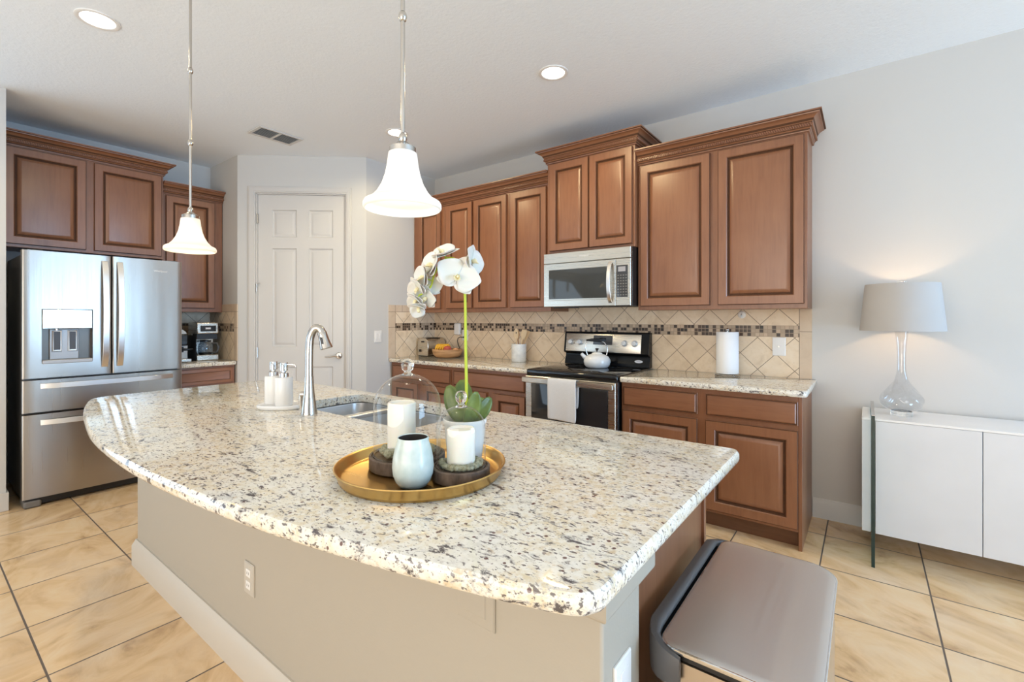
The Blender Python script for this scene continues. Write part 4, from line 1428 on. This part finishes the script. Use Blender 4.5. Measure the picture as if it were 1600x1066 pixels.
# ------------------------------------------------------------------ soap set on the island
sx, sy = -1.832, -2.645
rd = V((.797, .604, 0)); wd2 = V((-.604, .797, 0)); sc0 = V((sx, sy, CT))
m = MB()
rg = []
for h, k in ((0, .90), (.003, .96), (.010, 1.0), (.018, 1.0), (.020, .97), (.018, .93), (.016, .90)):
    ring = []
    for i in range(48):
        a = 2 * PI * i / 48
        ca, sa = math.cos(a), math.sin(a)
        q = .100 * k * math.copysign(abs(ca) ** .75, ca), .072 * k * math.copysign(abs(sa) ** .75, sa)
        p = sc0 + rd * q[0] + wd2 * q[1]
        ring.append((p.x, p.y, CT + h))
    rg.append(ring)
m.loops(rg); tag(m.build('soap_tray', 'ceramic_white', smooth=60), 'white rounded tray under the two soap dispensers', 'tray')
for (lr, lw, lab, out) in ((.022, -.020, 'white soap dispenser nearer the faucet, in front on the white tray', rd), (-.050, .030, 'white soap dispenser farther from the faucet, behind on the white tray', V((.3, .95, 0)).normalized())):
    p = sc0 + rd * lr + wd2 * lw; p.z = CT + .0165
    t = thing('soap_dispenser', p, lab, 'soap dispenser', 'soap dispensers on the white tray')
    m = MB(); m.lathe(p, [(.036, 0), (.038, .003), (.0375, .120), (.035, .126), (.014, .128)], 36); m.build('bottle', 'ceramic_white', t, smooth=50)
    m = MB(); m.lathe(p + Z3 * .127, [(.019, 0), (.019, .016), (.016, .019), (.009, .021), (.009, .027), (.0165, .029), (.0165, .062), (.015, .065), (0, .066)], 24); pm = m.build('pump', 'chrome', t, smooth=40)
    h = p + Z3 * .183
    m = MB(); m.tube([h, h + out * .022, h + out * .042 - Z3 * .001, h + out * .052 - Z3 * .005, h + out * .054 - Z3 * .012], [.005, .0045, .004, .0035, .003], 8); m.build('nozzle', 'chrome', pm, smooth=60)

# ------------------------------------------------------------------ brass tray and its things
tx, ty = -.645, -2.868
m = MB(); m.lathe((tx, ty, CT), [(.198, 0), (.204, .001), (.206, .006), (.2085, .007), (.2125, .022), (.2175, .029), (.2195, .0315), (.2180, .0335), (.2145, .0330), (.2095, .026), (.2045, .009), (.200, .0068), (.188, .0062), (.186, .0056), (0, .0055)], 96)
tag(m.build('serving_tray', 'old_brass', smooth=50), 'round antique brass tray on the island countertop', 'tray')
TZ = CT + .0070


def cloche(x, y, rb, rdm, hb, hd, rk, lab):
    t = thing('glass_cloche', (x, y, TZ), lab, 'cloche', 'glass cloches on the brass tray')
    m = MB(); m.lathe((x, y, TZ), [(rb - .002, 0), (rb, .003), (rb, hb - .002), (rb - .002, hb), (rdm + .005, hb), (rdm + .003, hb - .004), (0, hb - .004)], 56); m.build('wooden_base', 'cloche_wood', t, smooth=30)
    z0 = hb - .003
    pr = [(rdm, z0), (rdm, z0 + (hd - rdm) * .5), (rdm, z0 + hd - rdm * .95)]
    for k in range(1, 13):
        a = PI / 2 * k / 12
        pr.append((rdm * math.cos(a) if k < 12 else .0, z0 + hd - rdm * .95 + rdm * .95 * math.sin(a)))
    m = MB(); m.lathe((x, y, TZ), pr, 64, cap0=False, cap1=False); dm = m.build('glass_dome', 'dome_glass', t, smooth=80)
    zt = TZ + z0 + hd
    m = MB(); m.lathe((x, y, zt - .004), [(rk * 1.15, 0), (rk * .75, .004), (rk * .5, .008), (rk * .55, .011), (rk * .85, .015), (rk, .011 + rk), (rk * .9, .011 + rk * 1.5), (rk * .6, .011 + rk * 1.88), (0, .011 + rk * 2)], 28); m.build('knob', 'clear_glass', dm, smooth=80)
    m = MB(); m.lathe((x, y, TZ + z0), [(rdm + .0012, 0), (rdm + .0012, .004), (rdm - .002, .004), (rdm - .002, 0)], 56, cap0=False, cap1=False); m.build('glass_rim', 'clear_glass', dm, smooth=50)
    return TZ + hb - .0038


def candle(x, y, z, r, h, lab):
    m = MB(); m.lathe((x, y, z), [(r - .001, 0), (r, .002), (r, h - .003), (r - .003, h), (r - .007, h - .001), (r - .010, h - .006), (0, h - .008)], 44); tag(m.build('pillar_candle', 'candle_wax', smooth=40), lab, 'candle', 'pillar candles under the glass cloches')


def moss(x, y, z, r0, r1, lab, hmax):
    m = MB()
    rnd = random.Random(int(x * -1000))
    for k in range(64):
        a = rnd.uniform(0, 2 * PI); rr = rnd.uniform(r0, r1)
        q = rnd.uniform(.007, hmax)
        rr = min(rr, r1 + .012 - q)
        m.sphere((x + rr * math.cos(a), y + rr * math.sin(a), z + q * .86), q, 1, 1, .8, 8, 6)
    o = m.build('moss', 'moss', smooth=80)
    o['kind'] = 'stuff'
    tag(o, lab, 'moss')
    d = o.modifiers.new('rough', 'DISPLACE')
    tex = bpy.data.textures.new('moss_clumps', 'CLOUDS'); tex.noise_scale = .008
    d.texture = tex; d.strength = .006; d.texture_coords = 'GLOBAL'
    return o


bxy = (-.708, -2.863); sxy = (-.5245, -2.8465)
zb = cloche(*bxy, .101, .0895, .034, .218, .0175, 'large glass dome cloche on a dark wooden base at the back of the brass tray')
candle(bxy[0] - .016 * .797, bxy[1] - .016 * .604, zb, .0375, .142, 'tall white pillar candle under the large glass cloche')
moss(*bxy, zb + .001, .050, .064, 'grey-green moss around the candle in the large cloche', .016)
zb = cloche(*sxy, .0725, .0615, .032, .152, .0150, 'small glass dome cloche on a dark wooden base in front of the orchid pot')
candle(*sxy, zb, .0355, .096, 'short white pillar candle under the small glass cloche')
moss(*sxy, zb + .001, .0445, .0475, 'grey-green moss around the candle in the small cloche', .011)
jx, jy = -.577, -2.957
t = thing('ceramic_tumbler', (jx, jy, TZ), 'pale celadon ribbed ceramic tumbler at the front of the brass tray', 'tumbler')
rib = lambda k, h: 1 + (.026 if (k % 2 == 0 and .012 < h < .092) else 0)
m = MB(); m.lathe((jx, jy, TZ), [(.027, 0), (.033, .002), (.0405, .012), (.0455, .028), (.0475, .046), (.0462, .066), (.0425, .086), (.0385, .102), (.0365, .110), (.0368, .1145), (.0355, .1165), (.0342, .1145)], 96, rib=rib, cap1=False); m.build('outer_glaze', 'celadon', t, smooth=60)
m = MB(); m.lathe((jx, jy, TZ), [(.0342, .1145), (.0345, .109), (.039, .09), (.043, .06), (.04, .02), (.0, .012)], 48, cap0=False, cap1=False); m.build('dark_interior', 'jar_dark', t, smooth=60)

# orchid
px, py = -.615, -2.735
orc = thing('potted_orchid', (px, py, TZ), 'white orchid with an arching stem in a white ribbed pot on the brass tray', 'orchid')
rib2 = lambda k, h: 1 + (.014 if k % 4 < 2 and .006 < h < .104 else 0)
m = MB(); m.lathe((px, py, TZ), [(.044, 0), (.047, .003), (.0535, .06), (.0575, .104), (.061, .108), (.0615, .118), (.058, .119), (.055, .112), (.053, .100), (0, .100)], 96, rib=rib2); m.build('pot', 'ceramic_white', orc, smooth=50)
m = MB(); m.lathe((px, py, TZ + .1002), [(.053, 0), (.04, .006), (0, .008)], 24); m.build('potting_moss', 'moss', orc, smooth=60)
FPX, CAMP = 729.5, V((.285, -3.704, 1.32))
oc = V((px, py, 0)); RD = V((.797, .604, 0)); WD = V((-.604, .797, 0))


def at(lat, z, dep=0.0):
    p = oc + RD * lat + WD * dep
    return V((p.x, p.y, z))


stem = [(.006, TZ + .10, 0), (.004, 1.15, 0), (.002, 1.25, 0), (.001, 1.36, 0), (-.002, 1.42, .002), (-.010, 1.462, .004), (-.026, 1.487, .004), (-.05, 1.490, 0), (-.072, 1.470, -.004), (-.086, 1.44, -.008), (-.094, 1.41, -.01), (-.112, 1.392, -.012), (-.128, 1.385, -.012)]
sp = [V(p) for p in catmull([tuple(at(*s_)) for s_ in stem], 4)]
m = MB(); m.tube(sp, [.0046 - .0028 * k / len(sp) for k in range(len(sp))], 10); stm = m.build('stem', 'stem_green', orc, smooth=60)


def petal(m, c, fdir, udir, L, Wd, cup=.12, base=.15, tipw=.35, curl=.0):
    """flat rounded petal leaving c along udir, facing fdir"""
    u = udir.normalized()
    f = (fdir - u * fdir.dot(u)).normalized()
    s_ = u.cross(f)
    NU, NW = 9, 6
    g = []
    for i in range(NU + 1):
        t = i / NU
        wv = Wd * (base * (1 - t) + math.sin(PI * (t ** tipw * .97 + .015)) ** .75) * .5 if t < 1 else Wd * .04
        row = []
        for j in range(NW + 1):
            q = 2 * j / NW - 1
            row.append(m.b.verts.new(c + u * (L * t) + s_ * (wv * q) + f * (cup * Wd * (q * q) * math.sin(PI * t) + curl * L * t * t)))
        g.append(row)
    for i in range(NU):
        for j in range(NW):
            m.b.faces.new((g[i][j], g[i][j + 1], g[i + 1][j + 1], g[i + 1][j]))


def flower(c, f, up, size, open_=1.0):
    f = f.normalized()
    u = (up - f * up.dot(f)).normalized()
    s_ = u.cross(f)
    m = MB()
    for a, L, Wd, cp in ((90, .50, .40, .1), (210, .48, .36, .1), (330, .48, .36, .1)):
        d = s_ * math.cos(R(a)) + u * math.sin(R(a))
        petal(m, c - f * .002, f, d + f * (.15 * (1 - open_)), size * L, size * Wd, cp, .25, .8, .1)
    for a in (12, 168):
        d = s_ * math.cos(R(a)) + u * math.sin(R(a))
        petal(m, c + f * .0015, f, d + f * (.5 * (1 - open_)), size * .54, size * .60, .10, .2, .62, .14)
    o = m.build('flower', 'petal_white', orc, smooth=180, solid=.0009)
    m = MB()
    m.tube([c - f * .002, c + f * .008, c + f * .016 - u * .002], [.003, .005, .003], 8)
    petal(m, c + f * .004, f + u, -u * .8 + f * .6, size * .22, size * .16, .3, .3, .7, .4)
    petal(m, c + f * .004, f - s_, s_ * .5 - u * .3 + f * .6, size * .14, size * .12, .3, .3, .7, .2)
    petal(m, c + f * .004, f + s_, -s_ * .5 - u * .3 + f * .6, size * .14, size * .12, .3, .3, .7, .2)
    m.build('lip', 'lip_yellow', o, smooth=180, solid=.0008)
    return o


TC = -WD  # towards the camera
UP = V((0, 0, 1))
FL = [(-.018, 1.436, -.020, TC + RD * .12 + UP * .05, UP + RD * .45, .122, 1.0),
      (.018, 1.483, .006, RD * .9 + TC * .35 + UP * .1, UP * .9 - TC * .3, .100, .8),
      (-.060, 1.500, -.006, UP * .8 + TC * .35 - RD * .2, RD + UP * .1, .098, .7),
      (-.088, 1.468, -.012, -RD * .75 + TC * .5 + UP * .3, UP + RD * .4, .100, .8),
      (-.112, 1.436, -.012, -RD * .85 + TC * .5, UP, .088, .7),
      (-.105, 1.412, .006, TC * .8 + RD * .3, UP, .080, .9),
      (-.128, 1.405, -.01, -RD * .6 + TC * .6 - UP * .4, UP - RD * .5, .076, .6),
      (-.108, 1.378, -.004, TC * .7 - RD * .3 - UP * .2, UP + RD * .3, .074, .7),
      (-.127, 1.352, -.012, -UP * .7 + TC * .5 - RD * .1, UP * .4 - RD * .8, .066, .3),
      (-.134, 1.372, -.012, -UP * .5 + TC * .5 - RD * .4, UP * .6 - RD * .6, .064, .4)]
for lat, z, dep, f, up, s_, op in FL:
    flower(at(lat, z, dep), f, up, s_, op)
m = MB()
for a, b in (((-.02, 1.470, 0), (-.018, 1.437, -.018)), ((-.005, 1.452, 0), (.016, 1.482, .005)), ((-.05, 1.489, 0), (-.06, 1.499, -.006)), ((-.076, 1.463, -.006), (-.088, 1.467, -.011)), ((-.090, 1.425, -.009), (-.111, 1.434, -.012)), ((-.094, 1.41, -.01), (-.105, 1.412, .004)), ((-.112, 1.392, -.012), (-.127, 1.403, -.01)), ((-.126, 1.386, -.012), (-.133, 1.374, -.012))):
    m.tube([at(*a), at(*b)], .0018, 6)
m.build('flower_stalks', 'stem_green', orc)


def leaf(lat0, z0, dep0, lat1, z1, dep1, Wd, bow, fdir):
    a, b = at(lat0, z0, dep0), at(lat1, z1, dep1)
    m = MB()
    N = 12
    prev = None
    ch = (b - a)
    sd = ch.cross(fdir).normalized()
    out = sd.cross(ch).normalized()
    g = []
    for i in range(N + 1):
        t = i / N
        c = a + ch * t + out * (bow * math.sin(PI * t))
        hw = Wd * .5 * (math.sin(PI * min(.985, .12 + .865 * t ** 1.15)) ** .5)
        row = []
        for j in range(7):
            q = j / 3 - 1
            row.append(m.b.verts.new(c + sd * (hw * q) + out * (-.22 * hw * (1 - abs(q)))))
        g.append(row)
    for i in range(N):
        for j in range(6):
            m.b.faces.new((g[i][j], g[i][j + 1], g[i + 1][j + 1], g[i + 1][j]))
    return m.build('leaf', 'orchid_leaf', orc, smooth=60, solid=.002)


z0 = TZ + .104
leaf(-.006, z0, .002, -.050, 1.128, .022, .058, .008, TC - RD * .35)
leaf(-.002, z0, .018, -.014, 1.140, .060, .060, .010, TC)
leaf(.010, z0, -.012, .034, 1.118, -.028, .046, .008, TC + RD * .5)
leaf(.014, z0, .006, .072, 1.096, .010, .044, .014, TC + RD * .4)
leaf(.008, z0, .02, .05, 1.085, .06, .045, .016, TC)

# ------------------------------------------------------------------ pendants


def pendant(x, y, zr, lab, mat, watt, tint):
    t = thing('pendant_light', (x, y, CE), lab, 'pendant light', 'pendant lights over the island')
    m = MB(); m.cyl((x, y, zr + .18), (x, y, CE - .02), .0058, seg=14); m.build('rod', 'nickel', t, smooth=60)
    for z in (2.135, 2.47, zr + .192):
        m = MB(); m.lathe((x, y, z - .014), [(.006, 0), (.009, .004), (.0115, .011), (.0115, .017), (.009, .024), (.006, .028)], 20); m.build('knuckle', 'nickel', t, smooth=60)
    m = MB(); m.lathe((x, y, CE - .03), [(.02, 0), (.05, .006), (.058, .018), (.06, .0299)], 32); m.build('canopy', 'nickel', t, smooth=50)
    m = MB(); m.lathe((x, y, zr + .148), [(.035, 0), (.035, .018), (.030, .021), (.020, .026), (.015, .032), (.0065, .036)], 28); m.build('socket_cap', 'nickel', t, smooth=40)
    m = MB()
    m.lathe((x, y, zr), [(.0375, .151), (.039, .143), (.0415, .120), (.047, .092), (.056, .066), (.069, .044), (.083, .029), (.094, .0235), (.100, .020), (.1035, .013), (.1035, .004), (.101, 0), (.098, -.001), (.0955, .003), (.094, .010)], 56, cap0=True, cap1=False)
    sh = m.build('lamp_shade', mat, t, smooth=60)
    m = MB(); m.sphere((x, y, zr + .075), .022); m.build('bulb', 'bulb_glow', t, smooth=80)
    point('pendant_bulb', (x, y, zr + .045), watt, tint, t, .03)
    return t


pendant(-.711, -2.877, 1.615, 'larger-looking white bell pendant light above the brass tray', 'shade_glow', 0.42, (1.0, .90, .72))
pendant(-2.213, -2.877, 1.632, 'warm white bell pendant light in front of the refrigerator', 'shade_glow_warm', 0.65, (1.0, .70, .30))

# ------------------------------------------------------------------ ceiling things
for x, y, lab in ((-2.950, -3.058, 'recessed ceiling light at the upper left, nearest the far pendant'), (-1.314, -1.152, 'recessed ceiling light in front of the tall cabinet over the microwave'), (-2.888, -1.132, 'recessed ceiling light behind the near pendant rod')):
    t = thing('recessed_light', (x, y, CE), lab, 'ceiling light', 'recessed ceiling lights')
    m = MB(); m.lathe((x, y, CE), [(.094, 0), (.094, -.004), (.086, -.007), (.074, -.004), (.072, -.0005)], 44, cap0=False, cap1=False); m.build('trim_ring', 'white_plastic', t, smooth=40)
    m = MB(); m.lathe((x, y, CE), [(.074, -.001), (.05, -.004), (0, -.005)], 40, cap0=False, cap1=False); m.build('lens', 'can_glow', t, smooth=60)
    spot('recessed_beam', (x, y, CE - .02), 44, (1.0, .79, .44), 168, .5, t)
t = thing('ceiling_vent', (-3.765, -1.725, CE), 'white rectangular air vent with dark louvers in the ceiling', 'vent')
m = MB(); m.box(-3.875, -1.905, CE - .003, -3.655, -1.545, CE - .0005); m.build('backing', 'vent_dark', t)
m = MB()
for x0, x1, y0, y1 in ((-3.88, -3.855, -1.91, -1.54), (-3.675, -3.65, -1.91, -1.54), (-3.855, -3.675, -1.91, -1.885), (-3.855, -3.675, -1.565, -1.54), (-3.855, -3.675, -1.734, -1.716)):
    m.box(x0, y0, CE - .012, x1, y1, CE - .001)
m.build('frame', 'trim_paint', t, bevel=.002)
m = MB()
for k in range(10):
    x = -3.848 + k * .0187
    for y0, y1 in ((-1.885, -1.734), (-1.716, -1.565)):
        m.obox((x, (y0 + y1) / 2, CE - .0075), (1, 0, -.6), Y3, (.6, 0, 1), .0075, (y1 - y0) / 2, .0006)
m.build('louvers', 'vent_slat', t, smooth=0)

# ------------------------------------------------------------------ trash can
LZ = .65
tc = thing('trash_can', (.08, -2.46, 0), 'rectangular steel step trash can with a taupe metal lid beside the island', 'trash can')


def rr2(x0, x1, y0, y1, rl, rr_, seg=8):
    return rounded([(x0, y0), (x1, y0), (x1, y1), (x0, y1)], [rl, rr_, rr_, rl], seg)


def stack(m, base, prof):
    rg = []
    for ins, z in prof:
        rg.append([(p.x, p.y, z) for p in offset_ring(base, ins)])
    m.loops(rg)
    return m


body = rr2(-.078, .222, -2.742, -2.186, .052, .06)
m = MB(); stack(m, body, [(.006, .03), (0, .045), (0, .622)]); m.build('body', 'can_steel', tc, smooth=40)
m = MB(); stack(m, body, [(.012, 0), (.004, .004), (.004, .03)]); m.build('base_ring', 'grey_plastic', tc, smooth=40)
m = MB(); stack(m, body, [(.006, .622), (.003, .625), (.003, .638), (.006, .639)]); m.build('rim', 'black_plastic', tc, smooth=40)
lid = rr2(-.060, .228, -2.748, -2.180, .036, .075, 10)
m = MB(); stack(m, lid, [(.003, .6385), (.0035, .640), (.0035, LZ - .0012), (.006, LZ), (.022, LZ + .0008)]); ldd = m.build('lid', 'lid_steel', tc, smooth=30)
m = MB(); stack(m, lid, [(.004, .6395), (0, .640), (-.0006, .643), (-.0004, LZ - .0025), (.0015, LZ - .0012), (.0036, LZ - .0012)]); m.build('lid_edge', 'chrome', ldd, smooth=30)
# moulded hinge strip along the island side, running round both left corners
path = [V((-.012, -2.7515)), V((-.030, -2.7510)), V((-.046, -2.747)), V((-.062, -2.738)), V((-.075, -2.725)), V((-.083, -2.708)), V((-.088, -2.690)),
        V((-.088, -2.238)), V((-.083, -2.220)), V((-.075, -2.203)), V((-.062, -2.190)), V((-.046, -2.181)), V((-.030, -2.177)), V((-.012, -2.1765))]
drops = [.052, .062, .072, .080, .084, .080, .070, .070, .080, .084, .080, .072, .062, .052]
tops = [LZ - .012, LZ - .008, LZ - .004, LZ, LZ + .002, LZ + .006, LZ + .011, LZ + .011, LZ + .006, LZ + .002, LZ, LZ - .004, LZ - .008, LZ - .012]
wid = [.003, .006, .009, .011, .013, .017, .0205, .0205, .017, .013, .011, .009, .006, .003]
m = MB()
rg = []
n_ = len(path)
for k in range(n_):
    d = (path[min(k + 1, n_ - 1)] - path[max(k - 1, 0)]).normalized()
    inn = V((d.y, -d.x))
    P0, tz, dz, w_ = path[k], tops[k], drops[k], wid[k]
    sec = [(-.004, -dz), (-.008, -dz + .012), (-.0085, -.010), (-.006, -.002), (w_ * .35, 0), (w_ * .8, -.001), (w_, -.006), (w_, -.014), (.006, -.016), (.0015, -dz)]
    rg.append([(P0.x + inn.x * a_, P0.y + inn.y * a_, tz + b_) for a_, b_ in sec])
m.loops(rg); m.build('hinge_cover', 'grey_plastic', tc, smooth=50)
m = MB(); m.box(.22, -2.55, .02, .262, -2.37, .035); m.build('pedal', 'can_steel', tc, bevel=.005)

# ------------------------------------------------------------------ sideboard
SX0, SX1, SB, ST, SF = .269, 2.02, .130, .765, -.42
sb = thing('sideboard', (1.1, -.22, 0), 'glossy white floating sideboard on clear glass side panels', 'sideboard')
m = MB()
m.box(SX0, SF + .022, SB, SX0 + .042, -.02, ST - .012); m.box(SX1 - .04, SF + .022, SB, SX1, -.02, ST - .012); m.box(SX0, SF + .03, SB, SX1, -.02, SB + .02); m.box(SX0, -.035, SB, SX1, -.02, ST - .012)
m.box(SX0 + .04, SF + .03, ST - .03, SX1 - .04, -.02, ST - .013)
m.build('carcass', 'white_satin', sb, bevel=.0015)
m = MB(); m.box(SX0, SF - .004, ST - .012, .3085, -.02, ST); m.box(.3265, SF - .004, ST - .012, SX1, -.02, ST); m.build('top_panel', 'white_gloss', sb, bevel=.0015)
m = MB(); m.box(SX0, SF, SB, .3085, SF + .022, ST - .012); m.build('end_strip', 'white_satin', sb, bevel=.001)
e = [.3275, .753, 1.176, 1.60, SX1 - .03]
for a, b in zip(e, e[1:]):
    m = MB(); m.box(a + .0015, SF - .004, SB - .002, b - .0015, SF + .018, ST - .013); m.build('door', 'white_satin', sb, bevel=.001)
for x in (.3175, SX1 + .006):
    m = MB(); m.box(x - .0075, -.572, 0, x + .0075, -.03, .805); gp = m.build('glass_panel', 'panel_glass', sb, smooth=0)
    m = MB(); m.box(x - .0078, -.5755, 0, x + .0078, -.572, .805); m.build('glass_edge', 'glass_edge_green', gp, smooth=0)
    m = MB(); m.box(x - .0078, -.572, .805, x + .0078, -.03, .8065); m.build('top_edge', 'nickel', gp, smooth=0)

# ------------------------------------------------------------------ table lamp
lx, ly, lz = .450, -.215, ST + .0005
tl = thing('table_lamp', (lx, ly, lz), 'lit table lamp with a clear twisted glass base and grey drum shade', 'lamp')
m = MB(); m.lathe((lx, ly, lz), [(.050, 0), (.050, .024), (.048, .026), (0, .026)], 40); m.build('base', 'clear_glass', tl, smooth=40)
tw_ = lambda k, h: 1 + .045 * math.sin(2 * PI * (k / 8 + h * 14)) * (1 if .04 < h < .24 else .2)
pr = [(.046, .026), (.070, .034), (.090, .052), (.098, .078), (.096, .102), (.084, .128), (.064, .152), (.044, .178), (.030, .206), (.023, .24), (.0205, .29), (.021, .35), (.024, .41), (.029, .46), (.033, .49)]
pr2 = []
for (r0, h0), (r1, h1) in zip(pr, pr[1:]):
    for k in range(3):
        pr2.append((r0 + (r1 - r0) * k / 3, h0 + (h1 - h0) * k / 3))
pr2.append(pr[-1])
m = MB(); m.lathe((lx, ly, lz), pr2, 64, cap0=True, cap1=True, rib=tw_); m.build('glass_body', 'lamp_glass', tl, smooth=80)
m = MB(); m.lathe((lx, ly, lz), [(.034, .489), (.034, .497), (.012, .500), (.012, .56), (.016, .565), (.016, .60), (0, .602)], 24); m.build('socket', 'nickel', tl, smooth=40)
m = MB(); m.sphere((lx, ly, lz + .64), .028); m.build('bulb', 'bulb_glow', tl, smooth=80)
m = MB(); m.lathe((lx, ly, 0), [(.194, 1.250), (.1945, 1.250), (.169, 1.518), (.1675, 1.518), (.1925, 1.2505)], 72, cap0=False, cap1=False); m.build('lamp_shade', 'lamp_shade_grey', tl, smooth=40)
m = MB()
for k in range(3):
    a = 2 * PI * k / 3 + .4
    m.tube([(lx, ly, 1.508), (lx + .168 * math.cos(a), ly + .168 * math.sin(a), 1.512)], .002, 6)
m.tube([(lx, ly, 1.36), (lx + .03, ly, 1.40), (lx + .03, ly, 1.47), (lx, ly, 1.51)], .0018, 6); m.tube([(lx, ly, 1.36), (lx - .03, ly, 1.40), (lx - .03, ly, 1.47), (lx, ly, 1.51)], .0018, 6)
m.build('harp', 'nickel', tl)
m = MB(); m.cyl((lx, ly, 1.507), (lx, ly, 1.525), .004); m.lathe((lx, ly, 1.525), [(.018, 0), (.021, .003), (.021, .010), (.018, .012), (0, .0125)], 24); m.build('finial', 'clear_glass', tl)
point('lamp_bulb', (lx, ly, lz + .63), 9.0, (1.0, .66, .36), tl, .035)
